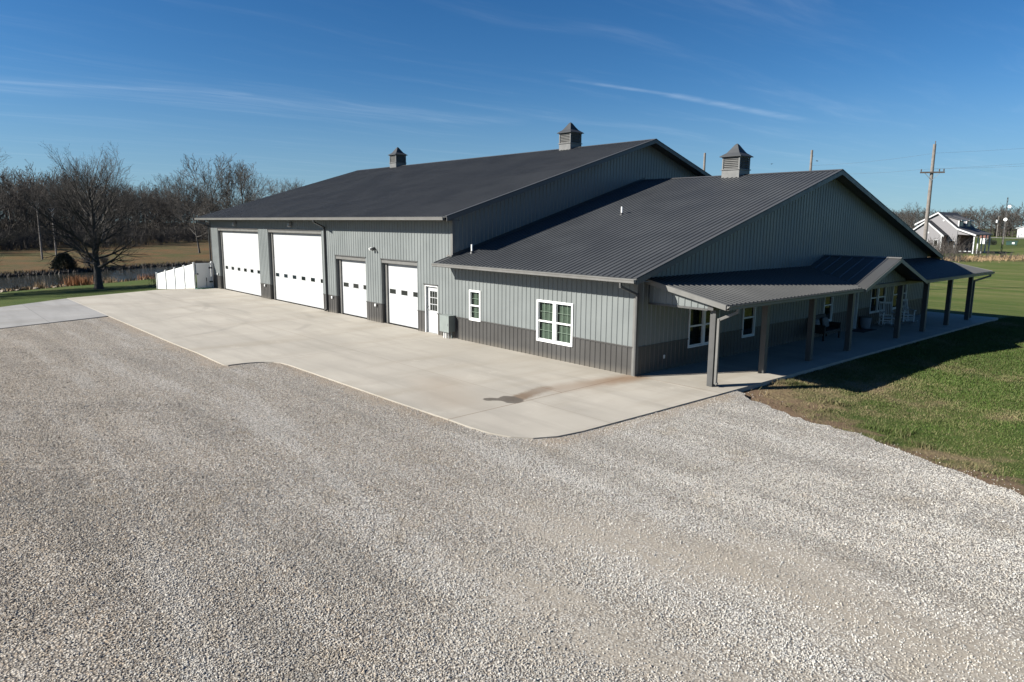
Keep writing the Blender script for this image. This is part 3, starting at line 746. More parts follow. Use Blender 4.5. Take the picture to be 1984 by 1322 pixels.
roof_slope(m, (-9.94,-OY,ZS), (XB-.004,-OY,ZS), (0,YR+OY,ZR-ZS), .74, first=.07)
low_roof = m.build('roof', 'roof_paint', B)
ridge(low_roof, XB+.03, OX+.01, ZR, SS)
m = MB(); m.prism([(OX-.10,-OY,ZS+.024),(OX+.014,-OY,ZS+.024),(OX+.014,YR,ZR+.024),(OX-.10,YR,ZR+.024)], (0,0,-1), .02)
m.prism([(OX-.10,2*YR+OY,ZS+.024),(OX+.014,2*YR+OY,ZS+.024),(OX+.014,YR,ZR+.024),(OX-.10,YR,ZR+.024)], (0,0,-1), .02); m.build('rake_trim', 'trim_paint', low_roof)
m = MB(); m.prism([(XB+.52,-OY,HB+.024),(XB+.634,-OY,HB+.024),(XB+.634,YR,HBR+.024),(XB+.52,YR,HBR+.024)], (0,0,-1), .02)
m.prism([(XB+.52,2*YR+OY,HB+.024),(XB+.634,2*YR+OY,HB+.024),(XB+.634,YR,HBR+.024),(XB+.52,YR,HBR+.024)], (0,0,-1), .02); m.build('rake_trim', 'trim_paint', big_roof)
# flashing where the lower roof meets the upper gable, and its little return
m = MB(); z = lambda y: ZS+SS*(y+OY)
m.prism([(XB+.021,-.03,z(-.03)+.022),(XB+.021,YR,z(YR)+.022),(XB+.021,YR,z(YR)+.14),(XB+.021,-.03,z(-.03)+.14)], (1,0,0), .02)
m.build('wall_flashing', 'dark_trim', low_roof)
m = MB(); m.box(-9.92, XB+.05, -.10, -.028, z(-.03)+.03, z(-.03)+.09); m.build('wall_flashing', 'gutter_paint', low_roof)

def gutter(x0, x1, y, z, sgn=-1, axis='x', label=None):
    """K-style eave gutter; outer face slopes outward to the lip"""
    w, h = .125, .135
    prof = [(0, 0), (.075, 0), (.095, .05), (.115, .085), (w, h-.02), (w, h), (w-.012, h), (w-.014, .02), (.008, .02), (0, h)]
    m = MB()
    if axis == 'x': m.prism([(x0, y+sgn*a, z+b) for a, b in prof], (1,0,0), x1-x0)
    else: m.prism([(y+sgn*a, x0, z+b) for a, b in prof], (0,1,0), x1-x0)
    for q in (x0, x1-.006):
        if axis == 'x': m.box(q, q+.006, min(y, y+sgn*.11), max(y, y+sgn*.11), z+.01, z+h-.012)
        else: m.box(min(y, y+sgn*.11), max(y, y+sgn*.11), q, q+.006, z+.01, z+h-.012)
    return m.build('gutter', 'gutter_paint', B)
gutter(XL-.6, XB+.5, -.748, HB-.155); gutter(-9.90, OX-.0, -.748, ZS-.155)
def downspout(pts, w=.085, d=.07, mat='gutter_paint'):
    m = MB()
    for a, b in zip(pts, pts[1:]): m.bar(a, b, w, d, up=(0,0,1))
    for q in pts[1:-1]: m.box(q[0]-w/2, q[0]+w/2, q[1]-d/2, q[1]+d/2, q[2]-w/2, q[2]+w/2)
    return m.build('downspout', mat, B, bevel=.008)
downspout([(-20.60,-.80,HB-.14),(-20.60,-.80,HB-.25),(-20.92,-.075,HB-.52),(-20.92,-.075,.12),(-20.92,-.20,.07)], mat='dark_trim')
downspout([(XL-.48,-.80,HB-.14),(XL-.48,-.80,HB-.26),(XL-.06,-.09,HB-.55),(XL-.06,-.09,.05)], mat='dark_trim')
downspout([(-.02,-.80,ZS-.14),(-.02,-.80,ZS-.27),(.075,-.10,ZS-.55),(.075,-.085,.05)], mat='trim_paint')

# garage doors
for i, (a, b, h, nw) in enumerate(GD):
    m = MB(); pt = h-.165; y = .25; xl, xr = a+.22, b-.12; n = 8 if h > 4 else 6
    for k in range(n):
        z0, z1 = .012+(pt-.012)*k/n, .012+(pt-.012)*(k+1)/n
        m.box(xl, xr, y, y+.05, z0+.004, z1-.004)
    m.box(xl, xr, y+.008, y+.04, .012, pt)
    d = m.build('garage_door', 'white_door', B)
    gw = (.48, .50, .53, .52)[i]; c0 = (-37.02, -28.27, -19.56, -14.99)[i]; cs = [c0+gw/2+k*(1.163, 1.212, 1.03, 1.0)[i] for k in range(nw)]
    for c in cs:
        MB().box(c-gw/2, c+gw/2, y-.006, y+.01, 1.455, 1.665).build('window_pane', 'dark_glass', d)
    MB().box(xl, xr, y-.012, y-.0005, .0, .035).build('bottom_seal', 'black_metal', d)
    m = MB()    # recessed casing
    m.box(a+.001, xl, y-.07, y-.002, 0, h-.001); m.box(xr, b-.001, y-.07, y-.002, 0, h-.001); m.box(a+.003, b-.003, .025, y-.072, pt, h-.002); m.box(xl, xr, y-.07, y-.002, pt, h-.003)
    m.build('door_casing', 'gutter_paint', B)
    m = MB(); m.poly((a, 0, WZ), (a, y-.07, WZ), (a, y-.07, h), (a, 0, h)); m.poly((a, 0, h), (b, 0, h), (b, y-.07, h), (a, y-.07, h)); m.poly((b, 0, WZ), (b, y-.07, WZ), (b, y-.07, h), (b, 0, h))
    m.build('door_reveal', 'siding_paint', B, fix=False)
    for q in (a, b): MB().poly((q, 0, 0), (q, y-.07, 0), (q, y-.07, WZ), (q, 0, WZ)).build('lower_reveal', 'wainscot_paint', B, fix=False)
    m = MB(); m.box(a-.05, b+.05, -.03, -.001, h, h+.045); m.build('head_trim', 'trim_paint', B)
# entry door with nine panes
a, b, h = ED; y = .13
dr = MB().box(a+.07, b-.05, y, y+.045, .015, h-.07).build('entry_door', 'white_door', B)
m = MB(); m.box(a, a+.068, .02, y+.04, 0, h); m.box(b-.048, b, .02, y+.04, 0, h); m.box(a+.068, b-.048, .02, y+.04, h-.068, h); m.build('door_frame', 'white_paint', dr)
m = MB(); m.poly((a,0,0),(a,.02,0),(a,.02,h),(a,0,h)); m.box(a-.05, b+.05, -.03, -.001, h, h+.04); m.build('head_trim', 'trim_paint', B, fix=False)
gx0, gx1, gz0, gz1 = a+.25, b-.27, .975, 1.85
gx1 = b-.20
for i in range(3):
    for j in range(3):
        w = (gx1-gx0)/3; hh = (gz1-gz0)/3
        MB().box(gx0+i*w+.014, gx0+(i+1)*w-.014, y-.006, y+.01, gz0+j*hh+.016, gz0+(j+1)*hh-.016).build('window_pane', 'dark_glass', dr)
m = MB(); m.tube([(a+.13, y, 1.02), (a+.13, y-.06, 1.02)], .018, 10); m.tube([(a+.13, y-.06, 1.02), (a+.22, y-.06, 1.02)], .012, 8); m.build('door_handle', 'galvanised', dr); MB().tube([(a+.13, y, 1.16), (a+.13, y-.03, 1.16)], .03, 10).build('deadbolt', 'galvanised', dr)
MB().box(a+.07, b-.05, y-.06, y+.02, .001, .013).build('threshold', 'galvanised', B)

def window(u0, u1, z0, z1, O, U, N, twin, blinds):
    """double-hung window in a white frame; U runs along the wall, N points out"""
    O, U, N = Vector(O), Vector(U), Vector(N)
    def bx(m, a, b, c, d, n0, n1):
        vs = [O+U*u+N*n+Vector((0, 0, z)) for u in (a, b) for n in (n0, n1) for z in (c, d)]
        m.add(vs, [(0,1,3,2),(4,6,7,5),(0,4,5,1),(2,3,7,6),(0,2,6,4),(1,5,7,3)])
    f = MB(); t = .075 if blinds else .055
    bx(f, u0, u0+t, z0, z1, -.06, .035); bx(f, u1-t, u1, z0, z1, -.06, .035); bx(f, u0+t, u1-t, z1-t, z1, -.06, .035); bx(f, u0+t, u1-t, z0, z0+t*.8, -.06, .04)
    units = [(u0+t, u1-t)]
    if twin:
        c = (u0+u1)/2; hm = .075 if blinds else .06; bx(f, c-hm, c+hm, z0+t*.8, z1-t, -.06, .03); units = [(u0+t, c-hm), (c+hm, u1-t)]
    w = f.build('window', 'window_white', B)
    s = MB(); g = MB(); bl = MB(); ins = MB()
    for a, b in units:
        c, d = z0+t*.8, z1-t; mid = (c+d)/2
        bx(s, a, b, mid-.028, mid+.028, -.05, .012)
        bx(s, a, a+.03, c, mid-.028, -.05, -.002); bx(s, b-.03, b, c, mid-.028, -.05, -.002); bx(s, a+.03, b-.03, c, c+.045, -.05, -.002)
        bx(s, a, a+.025, mid+.028, d, -.05, -.008); bx(s, b-.025, b, mid+.028, d, -.05, -.008); bx(s, a+.025, b-.025, d-.025, d, -.05, -.008)
        for l, h, n0 in ((c+.045, mid-.028, -.028), (mid+.028, d-.025, -.034)):
            k = 2 if (b-a) < .62 else 3
            for i in range(1, k):
                q = a+(b-a)*i/k; bx(s, q-.008, q+.008, l, h, n0-.014, n0-.004)
            q = (l+h)/2; bx(s, a+.03, b-.03, q-.008, q+.008, n0-.0155, n0-.0055)
            g.poly(*[O+U*u+N*n0+Vector((0, 0, z)) for u, z in ((a+.025, l), (b-.025, l), (b-.025, h), (a+.025, h))])
        bx(ins, a-.02, b+.02, c-.02, d+.02, -1.2, -1.19)
        for q in (a-.02, b+.02): ins.poly(*[O+U*q+N*n+Vector((0, 0, z)) for n, z in ((-.061, c), (-1.19, c), (-1.19, d), (-.061, d))])
        ins.poly(*[O+U*u+N*n+Vector((0, 0, c-.02)) for u, n in ((a, -.061), (b, -.061), (b, -1.19), (a, -1.19))]); ins.poly(*[O+U*u+N*n+Vector((0, 0, d+.02)) for u, n in ((a, -.061), (b, -.061), (b, -1.19), (a, -1.19))])
        if blinds:
            z = d-.05
            while z > c+.02:
                vs = [O+U*u+N*n+Vector((0, 0, z+dz)) for u in (a+.012, b-.012) for n, dz in ((-.085, -.014), (-.118, .016))]
                bl.add(vs, [(0,1,3,2)]); z -= .042
    s.build('sash', 'window_white', w); g.build('window_pane', 'clear_glass' if blinds else 'dark_glass', w, fix=False)
    ins.build('room_recess', 'inside_dark', w, fix=False)
    if blinds: bl.build('blind', 'blind_slat', w, fix=False)
    return w
window(*FW[0], (0,0,0), (1,0,0), (0,-1,0), False, True); window(*FW[1], (0,0,0), (1,0,0), (0,-1,0), True, True)
for q in PW: window(*q, (0,0,0), (0,1,0), (1,0,0), q[1]-q[0] > 1.2, False)
# front door under the porch
a, b, h = FD
dr = MB().box(-.09, -.045, a+.06, b-.06, .012, h-.06).build('front_door', 'white_door', B)
m = MB(); m.box(-.09, .03, a, a+.058, 0, h); m.box(-.09, .03, b-.058, b, 0, h); m.box(-.09, .03, a+.058, b-.058, h-.058, h); m.build('door_frame', 'white_paint', dr)
m = MB()
for z0, z1 in ((.25, .95), (1.1, 1.9)):
    for y0, y1 in ((a+.16, a+.42), (b-.42, b-.16)): m.box(-.047, -.038, y0, y1, z0, z1)
m.build('door_panel', 'white_door', dr)
m = MB(); m.tube([(-.045, a+.14, 1.0), (.02, a+.14, 1.0)], .03, 10); m.build('door_handle', 'black_metal', dr); MB().tube([(-.045, a+.14, 1.15), (-.01, a+.14, 1.15)], .035, 10).build('deadbolt', 'black_metal', dr)

# ---- cupolas on the two ridges
def cupola(cx, zr):
    h = .45; m = MB(); m.box(cx-h, cx+h, YR-h, YR+h, zr-.24, zr+.22)
    c = m.build('cupola', 'cupola_paint', B)
    MB().box(cx-h-.04, cx+h+.04, YR-h-.04, YR+h+.04, zr+.22, zr+.26).build('lower_band', 'cupola_paint', c); MB().box(cx-h-.02, cx+h+.02, YR-h-.02, YR+h+.02, zr+.78, zr+.815).build('upper_band', 'cupola_paint', c)
    p = .06
    for sx in (-1, 1):
        for sy in (-1, 1):
            x0, y0 = cx+sx*h, YR+sy*h; MB().box(min(x0, x0-sx*p), max(x0, x0-sx*p), min(y0, y0-sy*p), max(y0, y0-sy*p), zr+.26, zr+.78).build('corner_post', 'cupola_paint', c)
    for k in range(4):
        m = MB(); a = k*math.pi/2
        for i in range(6):
            z = zr+.285+i*.083
            m.prism([(-h+p, -h+.012, z), (-h+p, -h+.06, z+.052), (-h+p, -h+.065, z+.045), (-h+p, -h+.017, z-.007)], (1,0,0), 2*(h-p))
        m.box(-h+p, h-p, -h+.07, -h+.08, zr+.26, zr+.78)
        mm = Matrix.Translation((cx, YR, 0)) @ Matrix.Rotation(a, 4, 'Z'); m.v = [tuple(mm @ Vector(q)) for q in m.v]
        m.build('louver', 'cupola_paint', c)
    m = MB(); prof = [(h+.10, .81), (h+.10, .835), (h*.72, 1.0), (h*.42, 1.19), (h*.18, 1.36), (.02, 1.42)]
    for i, (r, z) in enumerate(prof):
        b0 = len(m.v); m.v += [(cx+sx*r, YR+sy*r, zr+z) for sx, sy in ((-1,-1),(1,-1),(1,1),(-1,1))]
        if i:
            for k in range(4): m.f.append((b0-4+k, b0-4+(k+1) % 4, b0+(k+1) % 4, b0+k))
    m.f.append((3,2,1,0)); n = len(m.v); m.f.append((n-4, n-3, n-2, n-1)); m.build('cupola_roof', 'roof_paint', c)
cupola(-4.38, ZR); cupola(-15.05, HBR); cupola(-33.35, HBR)
def vent(x, y, h):
    z = ZS+SS*(y+OY); p = MB().tube([(x,y,z-.05),(x,y,z+h)], .04, 12).build('vent_pipe', 'white_vinyl', B)
    MB().tube([(x,y,z-.02),(x,y,z+.05),(x,y,z+.09)], [.10,.075,.045], 12).build('pipe_boot', 'black_metal', p)
vent(-9.05, .55, .36); vent(-5.75, 6.0, .34)

# ---- porch
PY = [.597, 3.562, 6.753, 9.907, 14.737, 17.783, 20.951, 24.036]
PX0, PX1 = 2.24, 2.43
for y in PY: MB().box(PX0, PX1, y, y+.19, .004, 2.30).build('porch_post', 'trim_paint', B, bevel=.006)
PE0, PE1, XE, ZE, ZW = .28, 25.3, 2.93, 2.50, 3.10
DY, DZ, DX = 12.49, 3.52, 3.06
SP = (ZW-ZE)/XE; SD = .331
D1 = (DZ-ZW)/SD; D2 = (DZ-ZE)/SD              # half width of the dormer at the wall and at the eave
m = MB(); th = .05
m.prism([(XE,PE0,ZE),(XE,DY-D2,ZE),(0.025,DY-D1,ZW-.005),(0.025,PE0,ZW-.005)], (0,0,-1), th); m.prism([(XE,DY+D2,ZE),(XE,PE1,ZE),(.025,PE1,ZW-.005),(.025,DY+D1,ZW-.005)], (0,0,-1), th)
up = (-XE, 0, ZW-ZE); LP = math.hypot(XE, ZW-ZE)-.02
roof_slope(m, (XE,PE0,ZE), (XE,DY-D1,ZE), up, LP, ends=lambda t: (0 if PE0+t < DY-D2 else min(LP, LP*(PE0+t-(DY-D2))/(D2-D1)), LP))
roof_slope(m, (XE,DY+D1,ZE), (XE,PE1,ZE), up, LP, ends=lambda t: (0 if t > D2-D1 else LP*(1-t/(D2-D1)), LP))
pr = m.build('porch_roof', 'porch_roof_paint', B)
m = MB()
for s in (-1, 1):
    m.prism([(0.03,DY,DZ),(DX,DY,DZ),(DX,DY+s*(D2-.0),DZ-SD*D2),(XE,DY+s*D2,DZ-SD*D2),(.03,DY+s*D1,ZW)], (0,0,-1), .04)
    upd = Vector((0, -s, SD)).normalized(); LD = math.hypot(D2, SD*D2)
    # ribs run from the valley up to the ridge
    roof_slope(m, (.03,DY+s*D2,DZ-SD*D2), (DX,DY+s*D2,DZ-SD*D2), upd, LD, ends=lambda t: ((D2-(D1+(D2-D1)*min(1, (t+.03)/XE)))/D2*LD, LD), first=.28, pitch=.4572)
dm = m.build('porch_dormer', 'porch_roof_paint', B)
m = MB()
for s in (-1, 1): m.prism([(DX,DY,DZ-.02),(DX,DY+s*(D2+.02),DZ-SD*D2-.02),(DX,DY+s*(D2+.02),DZ-SD*D2-.16),(DX,DY,DZ-.17)], (1,0,0), .03)
m.prism([(-.0+.035,DY-.12,DZ+.024-.12*SD),(.035,DY,DZ+.032),(.035,DY+.12,DZ+.024-.12*SD),(.035,DY,DZ+.006)], (1,0,0), DX); m.build('dormer_trim', 'gutter_paint', dm)
siding('dormer_gable', 'siding_paint', (2.34,0,0), (0,1,0), (1,0,0), DY-2.7, DY+2.7, 2.46, lambda y: DZ-.10-SD*abs(y-DY), (), (DY,), rib0=.3, parent=dm)
m = MB(); m.box(PX0+.0, PX1, PE0+.16, PE1-.2, 2.30, 2.455); m.build('porch_beam', 'trim_paint', B)
m = MB(); m.poly((.03,PE0+.2,2.46),(2.24,PE0+.2,2.46),(2.24,PE1-.2,2.46),(.03,PE1-.2,2.46)); m.poly((2.43,PE0+.03,2.44),(XE-.03,PE0+.03,2.44),(XE-.03,DY-D2,2.44),(2.43,DY-D2,2.44)); m.poly((2.43,DY+D2,2.44),(XE-.03,DY+D2,2.44),(XE-.03,PE1-.03,2.44),(2.43,PE1-.03,2.44))
m.build('porch_ceiling', 'soffit_paint', B, fix=False)
zt = lambda x: ZE+SP*(XE-x)-.05
for yy, nrm, nm in ((.47, (0,-1,0), 'near'), (PE1-.22, (0,1,0), 'far')):
    siding('porch_end_panel', 'siding_paint', (0,yy,0), (1,0,0), nrm, .10, 2.42, 2.34, zt, rib0=.5)
    MB().box(.10, 2.24, yy-.035 if nrm[1] < 0 else yy+.003, yy-.003 if nrm[1] < 0 else yy+.035, 2.28, 2.338).build('panel_trim', 'trim_paint', B)
    y0 = PE0-.012 if nrm[1] < 0 else PE1
    MB().prism([(.03,y0,zt(.03)+.06),(XE+.01,y0,ZE+.02),(XE+.01,y0,ZE-.135),(.03,y0,zt(.03)-.10)], (0,1,0), .013).build('rake_fascia', 'gutter_paint', pr)
gutter(PE0+.02, DY-D2-.0, XE-.01, ZE-.14, 1, 'y'); gutter(DY+D2, PE1, XE-.01, ZE-.14, 1, 'y')
downspout([(XE+.05,.86,ZE-.12),(XE+.05,.86,ZE-.22),(2.50,.665,2.02),(2.50,.665,.13),(2.56,.665,.09)], mat='gutter_paint', w=.075, d=.085)
downspout([(XE+.05,24.85,ZE-.12),(XE+.05,24.85,ZE-.22),(2.50,24.12,2.03),(2.50,24.12,.13)], mat='gutter_paint', w=.075, d=.085)
# white receptacle boxes on the walls
for p in ((-37.83,-.03,1.06), (-29.30,-.03,.83), (-20.30,-.03,.83), (-15.82,-.03,.83)): MB().box(p[0]-.055, p[0]+.055, p[1]-.075, p[1], p[2]-.07, p[2]+.06).build('outlet_box', 'white_paint', B, bevel=.01)
MB().box(.002, .04, 1.44, 1.52, .40, .52).build('outlet_box', 'white_paint', B, bevel=.006)

# ------------------------------------------------------------------ things on and by the building
def wall_light(x, where):
    e = empty('wall_light', (x, -.002, 4.62), where, 'wall light', 'lights high on the front wall')
    MB().box(-.07, .07, -.05, 0, -.02, .16).build('back_plate', 'black_metal', e, bevel=.01)
    m = MB(); m.prism([(-.09,-.05,.15),(-.09,-.22,.10),(-.09,-.25,-.10),(-.09,-.19,-.14),(-.09,-.05,-.12)], (1,0,0), .18); m.build('housing', 'galvanised', e, bevel=.01)
    MB().prism([(-.08,-.252,-.02),(-.08,-.258,-.10),(-.08,-.20,-.145),(-.08,-.19,-.13)], (1,0,0), .16).build('lens', 'galvanised', e)
wall_light(-33.82, 'dark wall light under the eave above the leftmost garage door')
wall_light(-25.08, 'dark wall light under the eave above the second garage door from the left')
e = empty('security_light', (-15.86, -.022, 3.54), 'small twin headed security light between the two smaller garage doors', 'security light')
MB().tube([(0,0,0),(0,-.05,0)], .065, 12).build('base', 'dark_trim', e)
for s in (-1, 1):
    m = MB(); m.tube([(0,-.04,.0),(s*.07,-.10,.02),(s*.10,-.13,.0)], .016, 8); m.tube([(s*.10,-.10,.02),(s*.115,-.22,-.05)], [.045,.065], 12); m.build('lamp_head', 'white_vinyl' if s < 0 else 'dark_trim', e)
MB().tube([(0,-.04,-.04),(0,-.10,-.10)], [.03,.035], 10).build('sensor', 'black_metal', e)

e = empty('electrical_cabinet', (-9.76, -.03, 0), 'pale grey metal electrical cabinet with conduits beside the entry door', 'electrical cabinet')
MB().box(-.31, .31, -.32, 0, .29, .94).build('cabinet_body', 'cabinet_paint', e, bevel=.008)
MB().box(-.325, .325, -.345, -.322, .275, .955).build('cabinet_door', 'cabinet_paint', e, bevel=.005)
MB().box(-.33, .33, -.35, -.0, .956, .975).build('rain_hood', 'cabinet_paint', e)
MB().box(.24, .27, -.362, -.346, .56, .66).build('latch', 'galvanised', e)
for dx, dy, r, mt in ((-.16,-.22,.035,'white_vinyl'), (-.02,-.22,.035,'white_vinyl'), (.12,-.20,.03,'galvanised'), (.2,-.1,.03,'cabinet_paint')):
    MB().tube([(dx,dy,.29),(dx,dy,.0)], r, 10).build('conduit', mt, e)

# white vinyl fence at the far corner
def fence():
    A, Bq = Vector((-38.85,-1.36,0)), Vector((-44.4,-2.42,-.45)); e = empty('vinyl_fence', A, 'white vinyl privacy fence stepping downhill from the garage corner', 'fence')
    n = 4; P = [(Bq-A)*k/n for k in range(n+1)]; H = [1.78-.52*k/n for k in range(n+1)]
    for p, h in zip(P, H):
        m = MB(); m.box(p.x-.05, p.x+.05, p.y-.05, p.y+.05, p.z-.02, p.z+h+.04); o = m.build('fence_post', 'white_vinyl', e)
        m = MB(); b = len(m.v); z = p.z+h+.04; m.add([(p.x-.075,p.y-.075,z),(p.x+.075,p.y-.075,z),(p.x+.075,p.y+.075,z),(p.x-.075,p.y+.075,z),(p.x,p.y,z+.06)], [(3,2,1,0),(0,1,4),(1,2,4),(2,3,4),(3,0,4)]); m.build('post_cap', 'white_vinyl', o)
    for k in range(n):
        a, b = P[k], P[k+1]; d = (b-a).normalized(); nr = Vector((d.y, -d.x, 0)).normalized(); a = a+d*.049; b = b-d*.049
        m = MB(); za, zb = H[k]-.02, H[k+1]-.02
        ns = 8
        for i in range(ns):
            p, q = a+(b-a)*(i/ns)+d*.004, a+(b-a)*((i+1)/ns)-d*.004; hp, hq = za+(zb-za)*i/ns-.06, za+(zb-za)*(i+1)/ns-.06
            m.prism([p+Vector((0,0,.06)), q+Vector((0,0,.06)), q+Vector((0,0,hq)), p+Vector((0,0,hp))], nr, .025)
        for h0, h1, g0, g1 in ((za-.12, za, zb-.12, zb), (.03, .15, .03, .15)):
            m.prism([a-nr*.012+Vector((0,0,h0)), b-nr*.012+Vector((0,0,g0)), b-nr*.012+Vector((0,0,g1)), a-nr*.012+Vector((0,0,h1))], nr, .05)
        m.build('fence_panel', 'white_vinyl', e)
    # gate back to the wall
    g = empty('fence_gate', (-38.8, -1.22, 0), 'white vinyl gate with black hinges between fence and garage corner', 'gate')
    m = MB()
    for i in range(8): m.box(-.02-.03*i/8, .012-.03*i/8, .0+i*.125, .12+i*.125, .08, 1.68)
    m.build('gate_panel', 'white_vinyl', g)
    m = MB(); m.box(-.045, .02, -.004, 1.0, 1.681, 1.80); m.box(-.045, .02, -.004, 1.0, .03, .079); m.build('gate_rail', 'white_vinyl', g)
    p = MB().box(-.08, .04, 1.02, 1.14, 0, 1.84).build('gate_post', 'white_vinyl', g); MB().tube([(-.02,1.08,1.84),(-.02,1.08,1.88),(-.02,1.08,1.93)], [.06,.055,.01], 10).build('post_cap', 'white_vinyl', p)
    for z in (.45, 1.45): MB().box(.02, .05, .86, 1.10, z-.05, z+.05).build('hinge', 'black_metal', g)
    MB().box(.02, .05, .04, .12, .98, 1.10).build('latch', 'black_metal', g)
    m = MB(); m.tube([(.04,.66,.03),(.04,.66,.62)], .010, 8); m.box(.02, .05, .64, .68, .5, .75); m.build('drop_rod', 'black_metal', g)
    # curved sweep panel behind the gate
    s = empty('sweep_panel', (-39.35, -.06, 0), 'white curved vinyl fence panel behind the gate by the garage wall', 'fence panel')
    prof = [(-1.0-.6*math.cos(t), 1.0+.62*math.sin(t)) for t in np.linspace(0, math.pi/2, 9)]
    MB().prism([(0, .0, 0.02), (-1.6, .0, 0.02)]+[(x, 0, z) for x, z in prof]+[(0, 0, 1.62)], (0,-1,0), .03).build('panel', 'white_vinyl', s)
fence()
def hose():
    rnd = random.Random(2); pts = []
    for k in range(90):
        t = k/89; a = t*2*math.pi*3.2; r = .42-.10*math.sin(3*a)*.3
        pts.append((-38.35+.05*math.sin(7*t)+r*.6*math.cos(a), -1.1+t*.25+r*1.25*math.sin(a), .014+.018*(k % 29)/29+.02*t))
    pts += [(-38.4,-.35,.03),(-38.75,-.20,.02),(-38.8,-.10,.25),(-38.82,-.06,.85)]
    o = MB().tube(pts, .013, 6).build('garden_hose', 'hose_green', None, smooth=True); tag(o, 'green garden hose coiled on the concrete by the white gate', 'hose')
hose()

# rocking chairs on the porch
def rocking_chair():
    e = empty('rocking_chair', (0,0,0), 'white slatted rocking chair', 'rocking chair', 'white rocking chairs on the porch')
    def arc(y): return [(-.52+1.05*t, y, .02+.16*(2*t-.95)**2) for t in np.linspace(0, 1, 11)]
    for s in (-.27, .27):
        pts = arc(s); m = MB()
        for a, b in zip(pts, pts[1:]): m.bar(a, b, .035, .05)
        m.build('rocker', 'white_paint', e)
        MB().bar((.24,s,.08), (.24,s,.66), .045).build('leg', 'white_paint', e); MB().bar((-.22,s,.07), (-.24,s,.45), .045).build('leg', 'white_paint', e)
        MB().box(-.30, .32, s-.045, s+.045, .655, .685).build('armrest', 'white_paint', e)
        MB().bar((-.24,s,.42), (-.46,s,1.17), .042).build('back_post', 'white_paint', e)
    m = MB()
    for k in range(7): m.box(-.26+k*.076, -.195+k*.076, -.29, .29, .412-.004*k*0, .434)
    m.build('seat', 'white_paint', e)
    m = MB()
    for z, t in ((.52, .05), (1.10, .09)): m.bar((-.24-.22*(z-.42)/.75,-.27,z), (-.24-.22*(z-.42)/.75,.27,z), .03, t)
    for k in range(6): y = -.2+k*.08; m.bar((-.268,y,.54), (-.44,y,1.08), .018, .05, up=(1,0,0))
    m.build('backrest', 'white_paint', e)
    m = MB()
    for z in (.2, .3): m.bar((.24,-.25,z), (.24,.25,z), .028)
    m.bar((-.23,-.25,.25), (-.23,.25,.25), .028); m.build('stretcher', 'white_paint', e)
    return e
rc = rocking_chair(); rc.location = (.66, 18.25, .004); rc.rotation_euler.z = R(-52); rc['label'] = 'white rocking chair seen from its side, nearer the front door'
r2 = copy_tree(rc); r2.location = (.80, 20.15, .004); r2.rotation_euler.z = R(-38); r2['label'] = 'white rocking chair on the far right of the porch, turned face on'
# dark porch bench with a pillow
e = empty('porch_bench', (.42, 12.25, .004), 'dark armchair style bench in the porch shade under a window', 'bench')
MB().box(-.30, .34, -.75, .65, .30, .42).build('seat', 'dark_wicker', e, bevel=.02)
m = MB(); m.prism([(-.30,-.75,.42),(-.22,-.75,.42),(-.32,-.75,.98),(-.38,-.75,.98)], (0,1,0), 1.40); m.build('backrest', 'dark_wicker', e)
for s in (-.80, .65):
    MB().box(-.30, .34, s, s+.10, .30, .66).build('armrest', 'dark_wicker', e, bevel=.02)
    for x in (-.28, .26): MB().box(x, x+.06, s+.02, s+.08, 0, .30).build('leg', 'dark_wicker', e)
def pillow(name, loc, rz, sx, label, mat):
    bm = bmesh.new(); bmesh.ops.create_uvsphere(bm, u_segments=16, v_segments=10, radius=1)
    for v in bm.verts:
        x, y, z = v.co; k = lambda q: math.copysign(abs(q)**.45, q)
        v.co = (z*0+x*.0+k(0)+.085*(v.co.x)*(1), k(y)*sx, k(z)*.22)
    me = bpy.data.meshes.new(name); bm.to_mesh(me); bm.free(); me.materials.append(MATS[mat]); me.shade_smooth()
    o = bpy.data.objects.new(name, me); COL.objects.link(o); o.location = loc; o.rotation_euler = (0, R(-14), rz); tag(o, label, 'pillow')
pillow('pillow', (.26, 12.55, .655), 0, .26, 'grey striped pillow leaning on the dark porch bench', 'pillow_grey')
pillow('pillow', (.27, 11.75, .64), 0, .2, 'small grey pillow at the near end of the dark porch bench', 'pillow_grey')
o = MB().box(.12, .80, 15.25, 16.75, .004, .016).build('door_mat', 'mat_rubber', None, bevel=.004); tag(o, 'black rubber mat lying before the front door', 'door mat')
e = empty('round_planter', (.26, 16.72, .004), 'pale round tub standing beside the front door', 'planter')
MB().tube([(0,0,0),(0,0,.06),(0,0,.5),(0,0,.54)], [.2,.22,.26,.28], 18).build('tub', 'pale_tub', e); MB().tube([(0,0,.50),(0,0,.545)], .24, 18).build('soil', 'bank_rock', e)

